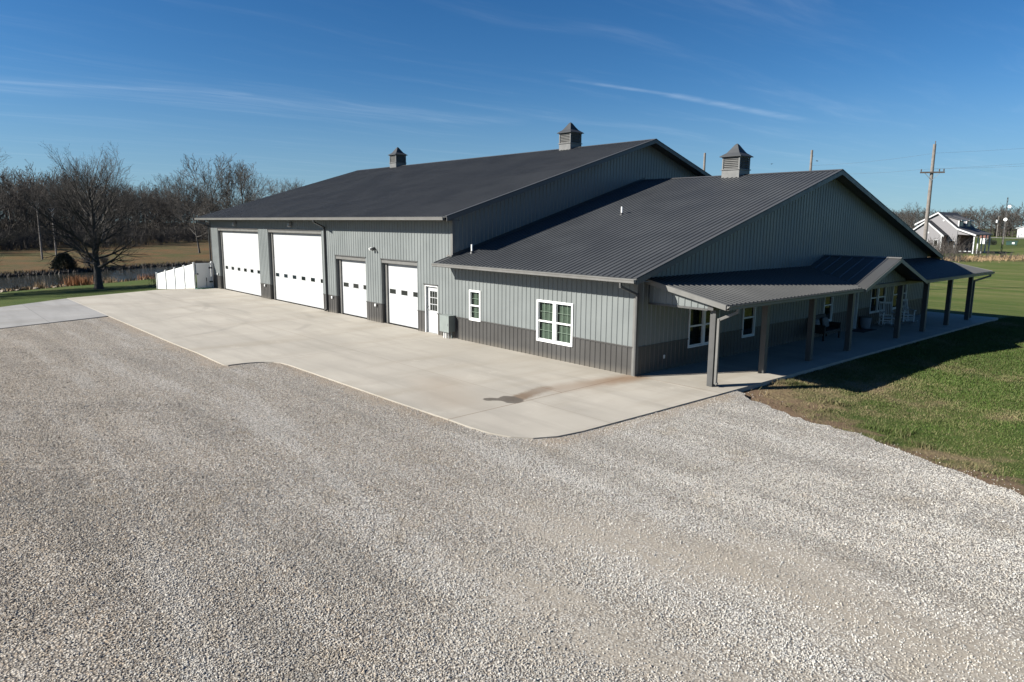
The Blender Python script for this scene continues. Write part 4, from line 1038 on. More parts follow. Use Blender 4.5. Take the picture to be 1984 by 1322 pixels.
# ------------------------------------------------------------------ bare trees
class Tree:
    """a winter tree as tapered tubes; the trunk and the crown are kept apart"""
    def __init__(s, seed): s.r = random.Random(seed); s.seg = {'trunk': [], 'crown': []}
    def grow(s, part, p, d, L, r0, r1, n, wander, lift):
        pts = [p]; rr = [r0]
        for i in range(n):
            d = (d+Vector((s.r.gauss(0, wander), s.r.gauss(0, wander), s.r.gauss(0, wander*.6)+lift))).normalized()
            p = p+d*(L/n); pts.append(p); rr.append(r0+(r1-r0)*((i+1)/n)**.85)
        s.seg[part].append((pts, rr)); return pts, rr, d
    def side(s, d, ang, az):
        u = d.cross(Vector((.3, .1, 1)) if abs(d.z) < .93 else Vector((1, .2, 0))).normalized(); v = d.cross(u)
        return (d*math.cos(ang)+(u*math.cos(az)+v*math.sin(az))*math.sin(ang)).normalized()
    def branch(s, p, d, L, r, lvl, cfg):
        n, wander, lift = cfg['n'][lvl], cfg['wander'][lvl], cfg['lift'][lvl]
        pts, rr, _ = s.grow('crown', p, d, L, r, max(cfg['tip'], r*.18), n, wander, lift)
        if lvl+1 >= len(cfg['n']): return
        k = max(1, int(cfg['kids'][lvl]*s.r.uniform(.75, 1.25)*min(1.3, L/cfg['ref'][lvl])+.5))
        for i in range(k):
            t = cfg['from'][lvl]+(1-cfg['from'][lvl])*(i+s.r.random())/k; x = t*(len(pts)-1); j = min(int(x), len(pts)-2); f = x-j
            q = pts[j]+(pts[j+1]-pts[j])*f; rad = rr[j]+(rr[j+1]-rr[j])*f; dd = (pts[j+1]-pts[j]).normalized()
            a = R(s.r.uniform(*cfg['ang'][lvl])); az = s.r.uniform(0, 2*math.pi)
            nl = L*(1-t*.55)*s.r.uniform(*cfg['len'][lvl])
            s.branch(q, s.side(dd, a, az), nl, max(cfg['tip'], rad*s.r.uniform(.50, .72)), lvl+1, cfg)
    def mesh(s, part, low=False):
        V = []; F = []
        for pts, rr in s.seg[part]:
            n = (8 if part == 'trunk' else 6) if rr[0] > .07 else (4 if rr[0] > .03 else 3)
            if low: n = min(n, 4)
            b = len(V); P = [Vector(q) for q in pts]
            d = (P[-1]-P[0]).normalized(); u = d.cross(Vector((.31, .17, .93))).normalized()
            if u.length < .1: u = Vector((1, 0, 0))
            v = d.cross(u)
            for q, rad in zip(P, rr):
                for k in range(n):
                    a = 2*math.pi*k/n; w = q+(u*math.cos(a)+v*math.sin(a))*rad; V.append((w.x, w.y, w.z))
            for i in range(len(P)-1):
                for k in range(n): F.append((b+i*n+k, b+i*n+(k+1) % n, b+(i+1)*n+(k+1) % n, b+(i+1)*n+k))
        return np.array(V, np.float32), np.array(F, np.int32)
def broad_tree(seed, H=12., limbs=26, spread=1., low=.16, tip=.006, r0=.30, kids=(11, 7, 3), levels=4, leader=.66):
    t = Tree(seed); rn = t.r
    pts, rr, d = t.grow('trunk', Vector((0, 0, -.15)), Vector((rn.uniform(-.03, .03), rn.uniform(-.03, .03), 1)), H*leader, r0, r0*.22, 12, .045, .02)
    rr[0] = r0*1.35; 
    cfg = dict(n=[7, 5, 4, 3][:levels], wander=[.075, .085, .09, .11], lift=[.085, .055, .045, .03], kids=list(kids), ref=[H*.33, H*.16, H*.08],
               **{'from': [.18, .12, .1]}, ang=[(20, 44), (22, 48), (20, 48)], len=[(.45, .72), (.45, .8), (.5, .95)], tip=tip)
    for i in range(limbs):
        f = low/leader+(1-low/leader)*((i+rn.random()*.6)/limbs); f = min(.995, f); x = f*(len(pts)-1); j = min(int(x), len(pts)-2); q = pts[j]+(pts[j+1]-pts[j])*(x-j)
        rad = rr[j]+(rr[j+1]-rr[j])*(x-j); az = i*2.4+rn.uniform(-.5, .5)
        g = (f-low/leader)/(1-low/leader)
        tilt = R(92-68*g**.75+rn.uniform(-8, 8)); L = H*(.40+.16*math.sin(math.pi*min(1, g*1.1))-.05*g)*rn.uniform(.8, 1.1)*spread
        if g > .8: L *= .85
        dd = Vector((math.cos(az)*math.sin(tilt), math.sin(az)*math.sin(tilt), math.cos(tilt)))
        t.branch(q, dd, L, rad*rn.uniform(.42, .72), 0, cfg)
    return t
def plant(t, name, mat, label, group, loc, rz=0, low=False):
    e = empty(name, loc, label, 'tree', group, rz)
    for part in ('trunk', 'crown'):
        V, F = t.mesh(part, low)
        if part == 'crown' and not len(F): continue
        o = mesh_np(part, V, F, mat, e, 4); o.data.shade_smooth()
    return e
gz = lambda x, y: float(ground_h(np.array([x]), np.array([y]))[0])

big = broad_tree(17, H=12.3, limbs=30, spread=.84, low=.16, tip=.0052, r0=.32, kids=(10, 7, 2.1), leader=.68)
plant(big, 'shade_tree', 'bark', 'large bare shade tree standing alone on the near bank of the pond', None, (-52.3, -4.9, gz(-52.3, -4.9)), .6)
edge = broad_tree(23, H=14.5, limbs=28, spread=1.12, low=.13, tip=.0075, r0=.34, kids=(11, 7, 3))
plant(edge, 'shade_tree', 'bark', 'bare tree past the left frame edge whose long trunk shadow crosses the lawn', None, (-57.5, -22.3, gz(-57.5, -22.3)), 2.1)
plant(broad_tree(29, H=12.8, limbs=26, spread=1.0, low=.13, tip=.006, r0=.28, kids=(10, 7, 2.4)), 'shade_tree', 'bark', 'bare tree by the pond with only its branch tips showing at the left frame edge', None, (-56.8, -14.2, gz(-56.8, -14.2)), 2.1)

WOOD = 'bare trees of the wood beyond the pond'
kinds = [broad_tree(100+k, H=(15, 16.5, 14, 17, 15.5, 13)[k], limbs=(13, 15, 12, 16, 13, 14)[k], spread=(.72, .66, .85, .62, .75, .9)[k], low=(.26, .34, .2, .38, .3, .16)[k],
         tip=.016, r0=(.21, .23, .2, .24, .2, .18)[k], kids=(7, 5, 2.4), leader=.72) for k in range(6)]
protos = [plant(k, 'bare_tree', ('bark_grey', 'bark', 'bark_brown', 'bark_grey', 'bark_brown', 'bark_grey')[i], 'bare grey tree at the front of the wood beyond the pond', WOOD, (0, 0, 0), low=True) for i, k in enumerate(kinds)]
used = set()
def put_tree(k, x, y, s, rz, label, group, z=None):
    e = protos[k] if k not in used else copy_tree(protos[k])
    used.add(k); e.location = (x, y, gz(x, y)-.05 if z is None else z); e.rotation_euler.z = rz; e.scale = (s, s, s*random.Random(int(x*7+y)).uniform(.92, 1.1)); e['label'] = label; e['group'] = group
    return e
rn = random.Random(5)
row = [(-138,-34),(-146,-18),(-158,-3),(-172,12),(-190,26),(-212,40),(-232,52),(-250,60),(-262,78),(-268,98)]
row_pts = []
for (ax, ay), (bx, by) in zip(row, row[1:]):
    n = max(2, int(math.hypot(bx-ax, by-ay)/4.2))
    for i in range(n):
        t = (i+rn.random()*.8)/n; row_pts.append((ax+(bx-ax)*t+rn.uniform(-5, 3), ay+(by-ay)*t+rn.uniform(-3, 3)))
for i, (x, y) in enumerate(row_pts):
    dist = math.hypot(x-CAM[0], y-CAM[1]); put_tree(rn.randrange(6), x, y, rn.uniform(.84, 1.2)*(1.02+.0009*(dist-160)), rn.uniform(0, 6.28), 'bare grey tree at the front of the wood beyond the pond', WOOD)
# taller ones that stand out above the garage eave
def along(px, d):       # a spot d metres in front of the camera's first station, px across the view
    q = (px-992)/1346*d; return 13.6-.741*d+.661*q, -17.2+.652*d+.751*q
for k, px, d, s, lab in ((5, 398, 130, 1.12, 'tall bare tree rising behind the left end of the garage roof'), (2, 432, 132, 1.24, 'spreading bare tree second from the left above the garage eave'),
                         (4, 458, 136, 1.10, 'bare tree in the middle of the cluster above the garage roof slope'), (3, 484, 130, 1.08, 'tallest bare tree of the cluster above the garage roof slope'),
                         (5, 512, 142, 1.22, 'rounded bare tree at the right of the cluster above the garage roof slope'), (0, 545, 152, 1.0, 'low bare tree crown above the middle of the garage roof slope'),
                         (5, 572, 165, 1.18, 'small bare tree crown second from the right above the garage roof slope'), (1, 598, 172, 1.0, 'rightmost small bare tree crown above the garage roof slope')):
    x, y = along(px, d); put_tree(k, x, y, s, k*1.7+px, lab, WOOD)

def merged_wood(name, spots, mat, label, variants, kind='stuff', cat='wood'):
    Vs = []; Fs = []; b = 0; ms = []
    for t in variants:
        v0, f0 = t.mesh('trunk', True); v1, f1 = t.mesh('crown', True); ms.append((np.concatenate([v0, v1]), np.concatenate([f0, f1+len(v0)])))
    for i, (x, y, s, sz) in enumerate(spots):
        v, f = ms[i % len(ms)]; a = i*2.399; c, sn = math.cos(a), math.sin(a)
        V = np.empty_like(v); V[:, 0] = (v[:, 0]*c-v[:, 1]*sn)*s+x; V[:, 1] = (v[:, 0]*sn+v[:, 1]*c)*s+y; V[:, 2] = v[:, 2]*sz+gz(x, y)-.05
        Vs.append(V); Fs.append(f+b); b += len(v)
    o = mesh_np(name, np.concatenate(Vs), np.concatenate(Fs), mat, None, 4); return tag(o, label, cat, kind=kind)
small = [broad_tree(300+k, H=(14, 15.5, 13)[k], limbs=(9, 10, 9)[k], spread=(.8, .7, .9)[k], low=(.08, .14, .05)[k], tip=.028, r0=.22, kids=(5, 4), levels=3, leader=.75) for k in range(3)]
spots = []
for i in range(430):
    t = rn.random(); j = min(int(t*(len(row)-1)), len(row)-2); f = t*(len(row)-1)-j; ax, ay = row[j]; bx, by = row[j+1]
    nx, ny = -(by-ay), (bx-ax); q = math.hypot(nx, ny); nx /= q; ny /= q
    dd = rn.uniform(3, 70)
    x, y = ax+(bx-ax)*f+nx*dd, ay+(by-ay)*f+ny*dd
    s = rn.uniform(.95, 1.3); spots.append((x, y, s*1.05, s*rn.uniform(.9, 1.15)))
merged_wood('background_wood', spots, 'bark_brown', 'dense dark mass of bare wood behind the front trees across the pond', small)
spots = []
for i in range(330):
    x = rn.uniform(-340, -50); y = 455+rn.uniform(0, 70)+.12*(x+150); s = rn.uniform(.85, 1.25)*1.12; spots.append((x, y, s*1.5, s))
merged_wood('far_treeline', spots, 'bark_brown', 'low brown line of bare trees along the right horizon behind the farmhouse', small)
# scrub: many short upright stems and twigs
def scrub(name, spots, mat, label, group=None, cat='shrub', kind=None, seed=1, stems=26, h=1.6, tip=.008, loc=None, wide=.3):
    r = random.Random(seed); t = Tree(seed); z0 = loc[2] if loc else 0
    cfg = dict(n=[4, 3], wander=[.12, .16], lift=[.06, .04], kids=[6], ref=[h*.7], **{'from': [.25]}, ang=[(18, 48)], len=[(.4, .75)], tip=tip)
    for (x, y, s) in spots:
        z = gz(x, y)-.03
        for i in range(stems):
            a = r.uniform(0, 6.28); k = abs(r.gauss(0, wide))*s; tl = r.uniform(.03, .5)
            t.branch(Vector((x+math.cos(a)*k, y+math.sin(a)*k, z)), Vector((math.cos(a)*tl, math.sin(a)*tl, 1)).normalized(), h*s*r.uniform(.6, 1.05), tip*2.4, 0, cfg)
    V, F = t.mesh('crown', True); off = np.array([spots[0][0], spots[0][1], gz(spots[0][0], spots[0][1])], np.float32)
    o = mesh_np(name, V-off, F, mat, None, 4); o.location = off; return tag(o, label, cat, group, kind)
us = []
for i in range(420):
    j = rn.randrange(len(row)-1); f = rn.random(); us.append((row[j][0]+(row[j+1][0]-row[j][0])*f+rn.uniform(-16, 3), row[j][1]+(row[j+1][1]-row[j][1])*f+rn.uniform(-2, 30), rn.uniform(1.0, 2.9)))
scrub('underbrush', us, 'twig_brown', 'tangled brown underbrush along the foot of the wood', kind='stuff', cat='brush', seed=8, stems=9, tip=.022)
scrub('bare_shrub', [(-22.4,103,1.7),(-23.9,105,1.3),(-21.0,102,1.0),(-24.9,107,1.1)], 'twig_brown', 'brown bare shrub in front of the farmhouse, nearest the porch roof corner', 'bare shrubs before the farmhouse', seed=3, stems=22, h=2.1, tip=.012, wide=1.)
scrub('bare_shrub', [(-27.6,112,1.5),(-29,113,1.7),(-26.4,110,1.1)], 'twig_brown', 'brown bare shrub in front of the farmhouse gable wall', 'bare shrubs before the farmhouse', seed=4, stems=20, h=2.2, tip=.012, wide=1.)
scrub('bare_shrub', [(-21.6,116,1.0),(-19.6,118,.8),(-18,119,.6)], 'twig_brown', 'brown bare shrub in front of the farmhouse porch, rightmost of the scrub', 'bare shrubs before the farmhouse', seed=6, stems=18, h=1.8, tip=.012, wide=1.1)
scrub('twig_clump', [(-50.2,-1.2,1.)], 'twig_brown', 'small bare twig clump on the lawn right of the big shade tree', seed=12, stems=14, h=1.0, tip=.006)

# evergreen bush on the far bank
def evergreen(x, y, H, W, label):
    z = -1.38; e = empty('evergreen_bush', (x, y, z), label, 'bush'); r = np.random.default_rng(4); n = 9000
    MB().tube([(0,0,-.1),(0,0,H*.8)], [.09,.03], 6).build('trunk', 'bark', e)
    h = r.random(n)**.9; rad = W*(1-h**1.6*.8)*(.4+.6*np.sqrt(r.random(n)))*(1+.25*np.sin(r.uniform(0, 6, n)*3)); a = r.uniform(0, 6.283, n)
    c = np.stack([np.cos(a)*rad, np.sin(a)*rad, .05+h*H*.97], 1); V = np.empty((n, 3, 3)); s = r.uniform(.05, .13, n)[:, None]
    out = np.stack([np.cos(a)*.8, np.sin(a)*.8, r.uniform(-.2, .8, n)], 1)
    V[:, 0] = c+r.normal(0, .5, (n, 3))*s; V[:, 1] = c-r.normal(0, .5, (n, 3))*s; V[:, 2] = c+out*s*2
    mesh_np('foliage', V.reshape(-1, 3), np.arange(n*3).reshape(-1, 3), 'evergreen', e)
evergreen(-87.3, -1.9, 2.2, 1.35, 'dark evergreen bush at the water line across the pond')
scrub('pond_scrub', [(-89.8,1.2,1.1),(-90.9,3.2,.9)], 'twig_brown', 'brown bare scrub beside the evergreen on the far bank', seed=15, stems=40, h=1.5, tip=.012)

# reeds and cattails, stones on the pond bank
def reeds(name, x, y, n, w, h, mat, label, group, seed):
    r = np.random.default_rng(seed); z = gz(x, y); px = r.normal(0, w, n); py = r.normal(0, w, n)
    hh = h*r.uniform(.5, 1.1, n); a = r.uniform(0, 6.283, n); ln = hh*r.uniform(.05, .45, n); b = r.uniform(0, 6.283, n); wd = .022
    V = np.empty((n, 3, 3)); V[:, 0] = np.stack([px+np.cos(b)*wd, py+np.sin(b)*wd, np.full(n, -.05)], 1); V[:, 1] = np.stack([px-np.cos(b)*wd, py-np.sin(b)*wd, np.full(n, -.05)], 1)
    V[:, 2] = np.stack([px+np.cos(a)*ln, py+np.sin(a)*ln, hh], 1)
    o = mesh_np(name, V.reshape(-1, 3), np.arange(3*n).reshape(-1, 3), mat); o.location = (x, y, max(z, -1.5)); tag(o, label, 'reeds', group)
RG = 'reed clumps along the near shore of the pond'
reeds('reed_clump', -65.2, -4.1, 420, .62, 1.05, 'reed_rust', 'rust orange reed clump at the water left of the big shade tree', RG, 1)
reeds('reed_clump', -63.6, -7.6, 120, .25, .8, 'reed_tan', 'small tan reed clump between the rust reeds and the left frame edge', RG, 2)
reeds('reed_clump', -62.6, -9.4, 90, .2, .7, 'bark', 'dark stubby reed clump nearest the left frame edge', RG, 3)
reeds('reed_clump', -66.9, -1.2, 150, .35, .7, 'reed_tan', 'tan reed clump right behind the big shade tree trunk', RG, 4)
reeds('reed_clump', -70.3, 3.2, 160, .5, .65, 'reed_rust', 'low rust reed clump at the shore left of the white fence', RG, 6)
def bank_edge(name, pts, n, mat, label, cat, seed, h=.4, kind='stuff', wide=.35):
    r = np.random.default_rng(seed); P = np.array(pts); k = r.integers(0, len(P)-1, n); t = r.random(n)[:, None]; c = P[k]+(P[k+1]-P[k])*t+r.normal(0, wide, (n, 2))
    z = np.maximum(ground_h(c[:, 0], c[:, 1]), -1.52); s = h*r.uniform(.4, 1.2, n); a = r.uniform(0, 6.283, n); b = r.uniform(0, 6.283, n)
    V = np.empty((n, 3, 3)); w = s*.22
    V[:, 0] = np.stack([c[:, 0]+np.cos(b)*w, c[:, 1]+np.sin(b)*w, z-.02], 1); V[:, 1] = np.stack([c[:, 0]-np.cos(b)*w, c[:, 1]-np.sin(b)*w, z-.02], 1)
    V[:, 2] = np.stack([c[:, 0]+np.cos(a)*s*.5, c[:, 1]+np.sin(a)*s*.5, z+s], 1)
    o = mesh_np(name, V.reshape(-1, 3), np.arange(3*n).reshape(-1, 3), mat); tag(o, label, cat, kind=kind)
bank_edge('far_bank_grass', [(-79,-20),(-82,-9),(-84.8,-3),(-87.5,2),(-92.3,9.6),(-95.7,18),(-104,34)], 3600, 'bark_brown', 'dark dead grass overhanging the far bank of the pond', 'grass', 2, .4)
bank_edge('near_bank_grass', [(-57.5,-20),(-61.6,-11.2),(-63,-8.6),(-65.8,-3.5),(-69.8,3.9),(-77,16)], 900, 'reed_tan', 'tan dead grass along the near bank of the pond', 'grass', 3, .3)
bank_edge('dry_grass_strip', [(-36,80),(-30,95),(-23.8,110),(-18.5,128),(-8,160),(5,190)], 9000, 'reed_tan', 'strip of tall tan dry grass across the field before the farmhouse', 'dry grass', 5, .42, wide=2.6)
for i, (x, y, s) in enumerate(((-61.2,-10.6,.30),(-61.9,-9.5,.22),(-62.6,-8.0,.26),(-63.4,-6.4,.2),(-64.3,-5.4,.18),(-60.6,-11.8,.25))):
    bm = bmesh.new(); bmesh.ops.create_icosphere(bm, subdivisions=2, radius=s); r = random.Random(i)
    for v in bm.verts: v.co *= r.uniform(.78, 1.15); v.co.z *= .6
    me = bpy.data.meshes.new('bank_stone'); bm.to_mesh(me); bm.free(); me.materials.append(MATS['bank_rock'])
    o = bpy.data.objects.new('bank_stone', me); COL.objects.link(o); o.location = (x, y, gz(x, y)+.03); tag(o, 'tan stone lying on the near bank of the pond', 'stone', 'stones on the near pond bank')

# ------------------------------------------------------------------ poles, wires, birds
def pole(name, x, y, ztop, r, label, group, arm=None, armang=0, armlen=1.9, z=None):
    z = gz(x, y) if z is None else z
    e = empty(name, (x, y, z), label, 'utility pole', group); H = ztop-z
    MB().tube([(0,0,-.2),(0,0,H*.5),(0,0,H)], [r,r*.86,r*.66], 10).build('pole_shaft', 'pole_wood', e, smooth=False)
    if arm:
        for k, za in enumerate(arm):
            c, s = math.cos(armang), math.sin(armang); L = armlen*(1 if k == 0 else .75)
            a = MB().bar((-c*L/2+s*r, -s*L/2-c*r, H-za), (c*L/2+s*r, s*L/2-c*r, H-za), .10, .12).build('crossarm', 'arm_wood', e)
            for t in (-.46, .28, .46):
                q = (c*L*t+s*r, s*L*t-c*r); MB().tube([(q[0],q[1],H-za+.06),(q[0],q[1],H-za+.14),(q[0],q[1],H-za+.26)], [.02,.05,.04], 8).build('insulator', 'arm_wood', a)
            for t in (-1, 1): MB().bar((c*t*L*.3+s*r*1.1, s*t*L*.3-c*r*1.1, H-za-.05), (s*r*.8, -c*r*.8, H-za-.65), .035).build('brace', 'galvanised', e)
    return e
PG = 'wooden utility poles behind the building'
pa = pole('utility_pole', -7.40, 46.5, 11.3, .17, 'tall weathered wooden utility pole with one crossarm, right of the roof', PG, (2.22,), R(30), 1.75)
m = MB(); m.bar((.05,-.02,11.25+.4), (.05,-.02,11.95), .05); m.build('pole_pin', 'arm_wood', pa); 
pole('utility_pole', -15.85, 43.1, 11.2, .15, 'bare wooden pole top showing between the right cupola and the roof peak', PG)
pole('utility_pole', -23.7, 38.8, 11.2, .15, 'bare wooden pole top showing just left of the right cupola', PG)
PF = 'thin pale poles across the pond'
pole('utility_pole', -109.5, -1.2, 4.745+(37.5)/1346*100, .13, 'thin pale pole with crossarm beyond the pond, left one of two', PF, (.15, .8), R(55), 1.6)
pole('utility_pole', -118.5, 1.9, 4.745+(27)/1346*107, .13, 'thin pale pole with crossarm beyond the pond, right one of two', PF, (.15, .9), R(55), 1.6)
PR = 'distant poles near the farmhouse'
pole('utility_pole', -48.1, 235.3, 10.5, .16, 'distant pale pole standing right of the farmhouse', PR)
t = pole('utility_pole', -95, 414, 10.6, .22, 'far pole with a white transformer by the road', PR)
MB().tube([(-.5,-.3,7.6),(-.5,-.3,9.1)], .5, 10).build('transformer', 'barn_metal', t)
pole('utility_pole', -95.5, 262, 12.3, .18, 'distant pole behind the roof slope left of the tall utility pole', PR)
def wire(a, b, sag, label, rad=.0055, n=14):
    a, b = Vector(a), Vector(b); o = MB().tube([a+(b-a)*t-Vector((0, 0, sag*4*t*(1-t))) for t in np.linspace(0, 1, n)], rad, 4).build('power_line', 'wire'); tag(o, label, 'power line', 'power lines on the utility poles')
wire((-7.1,46.35,9.33), (12,60,10.7), .25, 'lower power line leaving the crossarm to the right'); wire((-8.1,46.1,9.33), (11,60.6,11.3), .25, 'power line from the left end of the crossarm to the right frame edge')
wire((-7.4,46.5,10.6), (11.5,61.5,12.6), .3, 'topmost power line right of the tall utility pole')
wire((-8.1,46.0,9.33), (-15.85,43.1,9.2), .15, 'power line from the crossarm left to the next pole'); wire((-7.4,46.5,10.6), (-15.85,43.15,9.9), .15, 'upper power line left to the next pole behind the roof')
wire((-109.5,-1.2,7.4), (-118.5,1.9,6.8), .1, 'thin power line between the two pale poles over the pond bank')
for i, (x, y, z, lab) in enumerate(((-25.3,53.6,11.2,'lowest and leftmost of three dark birds in the sky'), (-22.2,56.4,12.0,'highest of three dark birds in the sky'), (-21.9,56.8,11.5,'rightmost of three dark birds in the sky'))):
    m = MB(); m.tube([(0,-.10,0),(0,-.05,.0),(0,.05,.0),(0,.14,.0)], [.012,.035,.035,.008], 7); m.add([(0,-.03,.01),(0,.05,.01),(.17,.04,.07),(.30,.10,.03),(-.17,.04,.07),(-.30,.10,.03),(.15,-.02,.07),(-.15,-.02,.07)], [(0,1,2,6),(6,2,3),(0,7,4,1),(7,5,4)])
    o = m.build('bird', 'bird_feather', None, (x, y, z), i*.8, fix=False); tag(o, lab, 'bird', 'birds in the sky')

# ------------------------------------------------------------------ farmhouse and what stands round it
def farmhouse():
    Y = 140; e = empty('farmhouse', (-36, Y, -.4), 'grey farmhouse with white trim, dark roof and two dormers', 'house')
    P = lambda x, y, z: (x+36, y-Y, z+.4)
    def pr(name, mat, pts, n, d, par=e): return MB().prism([P(*q) for q in pts], n, d).build(name, mat, par)
    L = 10.5
    pr('wall', 'house_siding', [(-39.9,Y,-.4),(-32.56,Y,-.4),(-32.56,Y,4.2),(-36.24,Y,7.35),(-39.9,Y,5.25)], (0,1,0), L)
    pr('wall', 'house_siding', [(-32.5,Y+.04,3.3),(-29.6,Y+.04,3.15),(-32.5,Y+.04,4.15)], (0,1,0), .12)
    rf = pr('roof', 'shingle', [(-40.3,Y-.35,5.2),(-36.24,Y-.35,7.5),(-36.24,Y-.35,7.68),(-40.3,Y-.35,5.40)], (0,1,0), L+.7)
    pr('roof', 'shingle', [(-36.24,Y-.35,7.5),(-32.56,Y-.35,4.32),(-32.56,Y-.35,4.52),(-36.24,Y-.35,7.69)], (0,1,0), L+.7)
    pr('porch_roof', 'shingle', [(-32.56,Y-.35,4.32),(-29.3,Y-.35,3.15),(-29.3,Y-.35,3.32),(-32.56,Y-.35,4.51)], (0,1,0), L+.7)
    w = .26
    for a, b in (((-40.35,5.25),(-36.24,7.6)), ((-36.24,7.6),(-32.56,4.45)), ((-32.56,4.45),(-29.25,3.25))):
        pr('rake_board', 'house_trim', [(a[0],Y-.36,a[1]+.05),(b[0],Y-.36,b[1]+.05),(b[0],Y-.36,b[1]-w),(a[0],Y-.36,a[1]-w)], (0,-1,0), .05)
    pr('corner_board', 'house_trim', [(-40.0,Y-.01,-.4),(-39.8,Y-.01,-.4),(-39.8,Y-.01,5.2),(-40.0,Y-.01,5.2)], (0,-1,0), .05)
    # front wing with its own gable
    YF = Y-2.6
    wg = pr('wing', 'house_siding', [(-40.1,YF,-.4),(-34.4,YF,-.4),(-34.4,YF,3.2),(-37.4,YF,5.75),(-40.1,YF,3.7)], (0,1,0), 2.59)
    pr('wing_roof', 'shingle', [(-37.4,YF-.3,5.82),(-34.1,YF-.3,2.95),(-34.1,YF-.3,3.16),(-37.4,YF-.3,6.02)], (0,1,0), 2.85); pr('wing_roof', 'shingle', [(-40.4,YF-.3,3.5),(-37.4,YF-.3,5.82),(-37.4,YF-.3,6.02),(-40.4,YF-.3,3.7)], (0,1,0), 2.85)
    for a, b in (((-40.45,3.6),(-37.4,5.95)), ((-37.4,5.95),(-34.0,3.0))): pr('rake_board', 'house_trim', [(a[0],YF-.31,a[1]+.06),(b[0],YF-.31,b[1]+.06),(b[0],YF-.31,b[1]-w),(a[0],YF-.31,a[1]-w)], (0,-1,0), .05)
    pr('corner_board', 'house_trim', [(-34.6,YF-.01,-.4),(-34.4,YF-.01,-.4),(-34.4,YF-.01,3.1),(-34.6,YF-.01,3.1)], (0,-1,0), .05)
    pr('brick_base', 'brick', [(-34.38,YF+.1,-.4),(-34.38,Y-.05,-.4),(-34.38,Y-.05,3.2),(-34.38,YF+.1,3.2)], (1,0,0), .05)
    for x, y, z, ww, h in ((-37.3,YF,1.55,.6,1.2),(-35.4,YF,1.55,.6,1.2),(-31.9+.0,Y-.0,1.3,.9,1.5)):
        if x > -32.5: x = -33.4
        f = pr('window', 'house_trim', [(x-ww/2-.1,y-.01,z-h/2-.1),(x+ww/2+.1,y-.01,z-h/2-.1),(x+ww/2+.1,y-.01,z+h/2+.1),(x-ww/2-.1,y-.01,z+h/2+.1)], (0,-1,0), .06)
        pr('window_pane', 'dark_glass', [(x-ww/2,y-.075,z-h/2),(x+ww/2,y-.075,z-h/2),(x+ww/2,y-.075,z+h/2),(x-ww/2,y-.075,z+h/2)], (0,-1,0), .01, f)
    for x, y, z in ((-35.2,Y,6.0),(-36.9,YF,3.6)): pr('round_vent', 'house_trim', [(x+.18*math.cos(a),y-.01,z+.18*math.sin(a)) for a in np.linspace(0, 6.283, 9)[:-1]], (0,-1,0), .05)
    # side porch: posts, rail and brick wall behind
    for k in range(5): y = Y+.1+k*2.5; MB().box(*[q+o for q, o in zip((-29.75,-29.55), (36,36))], y-Y, y-Y+.2, 0, 3.55).build('porch_post', 'house_trim', e)
    for k, x in enumerate((-32.0,-31.2,-30.4)): MB().box(x+36, x+36.5, -.1, .05, .35, .55).build('porch_rail', 'house_trim', e)
    pr('porch_wall', 'brick', [(-32.5,Y+.5,-.4),(-32.5,Y+L,-.4),(-32.5,Y+L,3.8),(-32.5,Y+.5,3.8)], (1,0,0), .06)
    # dormers on the long slope
    for y0 in (1.6, 6.2):
        d = MB(); d.prism([P(-35.4,Y+y0,4.4),P(-32.9,Y+y0,4.4),P(-32.9,Y+y0,6.1),P(-35.4,Y+y0,6.9)], (0,1,0), 2.6); dd = d.build('dormer', 'house_siding', e)
        pr('dormer_roof', 'shingle', [(-35.9,Y+y0-.25,7.05),(-32.5,Y+y0-.25,5.95),(-32.5,Y+y0-.25,6.12),(-35.9,Y+y0-.25,7.22)], (0,1,0), 3.1, dd)
        pr('dormer_trim', 'house_trim', [(-32.52,Y+y0-.27,5.90),(-32.52,Y+y0+2.87,5.90),(-32.52,Y+y0+2.87,6.14),(-32.52,Y+y0-.27,6.14)], (1,0,0), .05, dd)
        pr('dormer_trim', 'house_trim', [(-33.1,Y+y0-.01,4.75),(-32.88,Y+y0-.01,4.65),(-32.88,Y+y0-.01,6.0),(-33.1,Y+y0-.01,6.0)], (0,-1,0), .05, dd)
        pr('window_pane', 'dark_glass', [(-32.89,Y+y0+.6,4.95),(-32.89,Y+y0+2.0,4.95),(-32.89,Y+y0+2.0,5.75),(-32.89,Y+y0+.6,5.75)], (1,0,0), .02, dd)
    # antenna mast with two dishes at the back corner
    a = empty('antenna_mast', (-28.6, 155, -.4), 'dark lattice antenna mast with white dishes behind the farmhouse', 'antenna')
    m = MB(); H = 11.2
    for k in range(3): q = (math.cos(k*2.094)*.16, math.sin(k*2.094)*.16); m.bar((q[0],q[1],0), (q[0]*.6,q[1]*.6,H), .05)
    for k in range(18):
        z = k*H/18
        for i in range(3): p, q = i*2.094, (i+1)*2.094; m.bar((math.cos(p)*.15,math.sin(p)*.15,z), (math.cos(q)*.14,math.sin(q)*.14,z+H/18), .025)
    m.build('lattice', 'black_metal', a)
    for x, z, r in ((.55,9.3,.30),(.1,6.7,.34)): MB().tube([(x,-.1,z),(x,-.2,z+.02),(x,-.28,z+.03)], [.05,r*.8,r], 14).build('dish', 'white_paint', a)
    m = MB(); m.bar((0,0,9.2), (.6,-.05,9.3), .04); m.bar((.2,0,9.9), (1.1,-.1,9.6), .03); m.build('dish_arm', 'black_metal', a)
farmhouse()
e = empty('dumpster', (-43.1, 223.5, -.4), 'dark green dumpster on the grass far right', 'dumpster', rz=R(10))
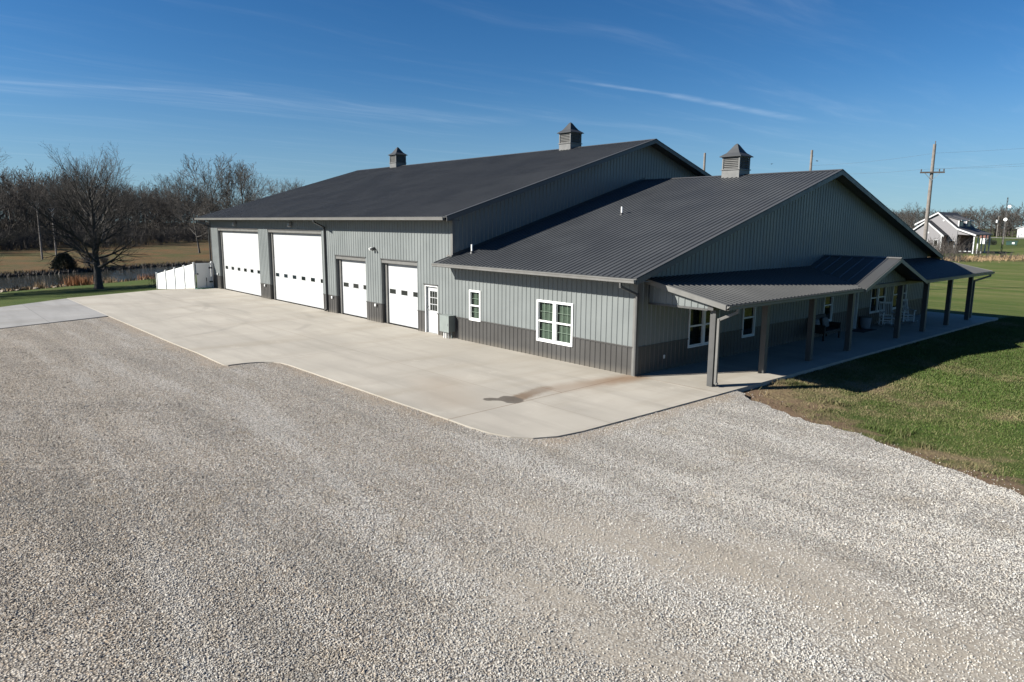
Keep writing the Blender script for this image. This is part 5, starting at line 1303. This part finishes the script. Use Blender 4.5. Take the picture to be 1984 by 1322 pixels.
MB().prism([(-1.3,-.8,.12),(1.15,-.8,.12),(1.45,-.8,1.35),(-1.3,-.8,1.2)], (0,1,0), 1.6).build('bin', 'dumpster_green', e); MB().prism([(-1.35,-.85,1.21),(1.5,-.85,1.37),(1.5,-.85,1.46),(-1.35,-.85,1.30)], (0,1,0), 1.7).build('lid', 'black_metal', e)
MB().box(.1, .7, -.83, -.80, .45, .95).build('sign', 'white_paint', e)
for x in (-1.1, .9): MB().box(x, x+.2, -.7, .7, 0, .12).build('skid', 'black_metal', e)
e = empty('yard_shed', (-53.7, 238, -.4), 'small red and white yard hut right of the farmhouse', 'shed')
MB().box(-.9, .9, -.8, .8, 0, 1.9).build('wall', 'white_paint', e); MB().prism([(-1.1,-1,1.85),(1.1,-1,1.85),(1.1,-1,2.6),(0,-1,3.3),(-1.1,-1,2.6)], (0,1,0), 2).build('roof', 'brick', e); MB().box(.95, 1.25, -.8, .8, 0, 2.6).build('side_panel', 'pole_wood', e)
scrub('yard_shrub', [(-48.9,224,1.2),(-47.6,223.5,.9)], 'evergreen', 'dark shrub on the grass left of the dumpster', seed=21, stems=30, h=1.6, tip=.03)
e = empty('metal_barn', (-76, 428, -.5), 'white metal barn at the right edge beyond the road', 'barn')
MB().prism([(-13.5,0,0),(13.5,0,0),(13.5,0,4.6),(0,0,9.2),(-13.5,0,4.6)], (0,1,0), 26).build('wall', 'barn_metal', e)
MB().prism([(-14.3,-.4,4.5),(0,-.4,9.3),(14.3,-.4,4.5),(14.3,-.4,4.9),(0,-.4,9.7),(-14.3,-.4,4.9)], (0,1,0), 26.8).build('roof', 'galvanised', e)
MB().box(-4.5, 4.5, -.15, -.02, .1, 4.2).build('barn_door', 'white_door', e)
MB().box(-12.5, -7.5, -1.6, -.5, .1, 1.2).build('stock_tank', 'barn_metal', e)
TR = 'bare trees beyond the right roof slope'
put_tree(2, -62.3, 175, .78, 1., 'bare tree top showing just above the right roof slope', TR); put_tree(5, -44.3, 150, .80, 2.2, 'bare tree with crooked limbs left of the tall utility pole', TR)
put_tree(4, -52, 165, .62, .4, 'low bare tree between the roof slope and the farmhouse', TR)
for k in range(6):
    if k not in used:
        for ch in list(protos[k].children): bpy.data.objects.remove(ch)
        bpy.data.objects.remove(protos[k])
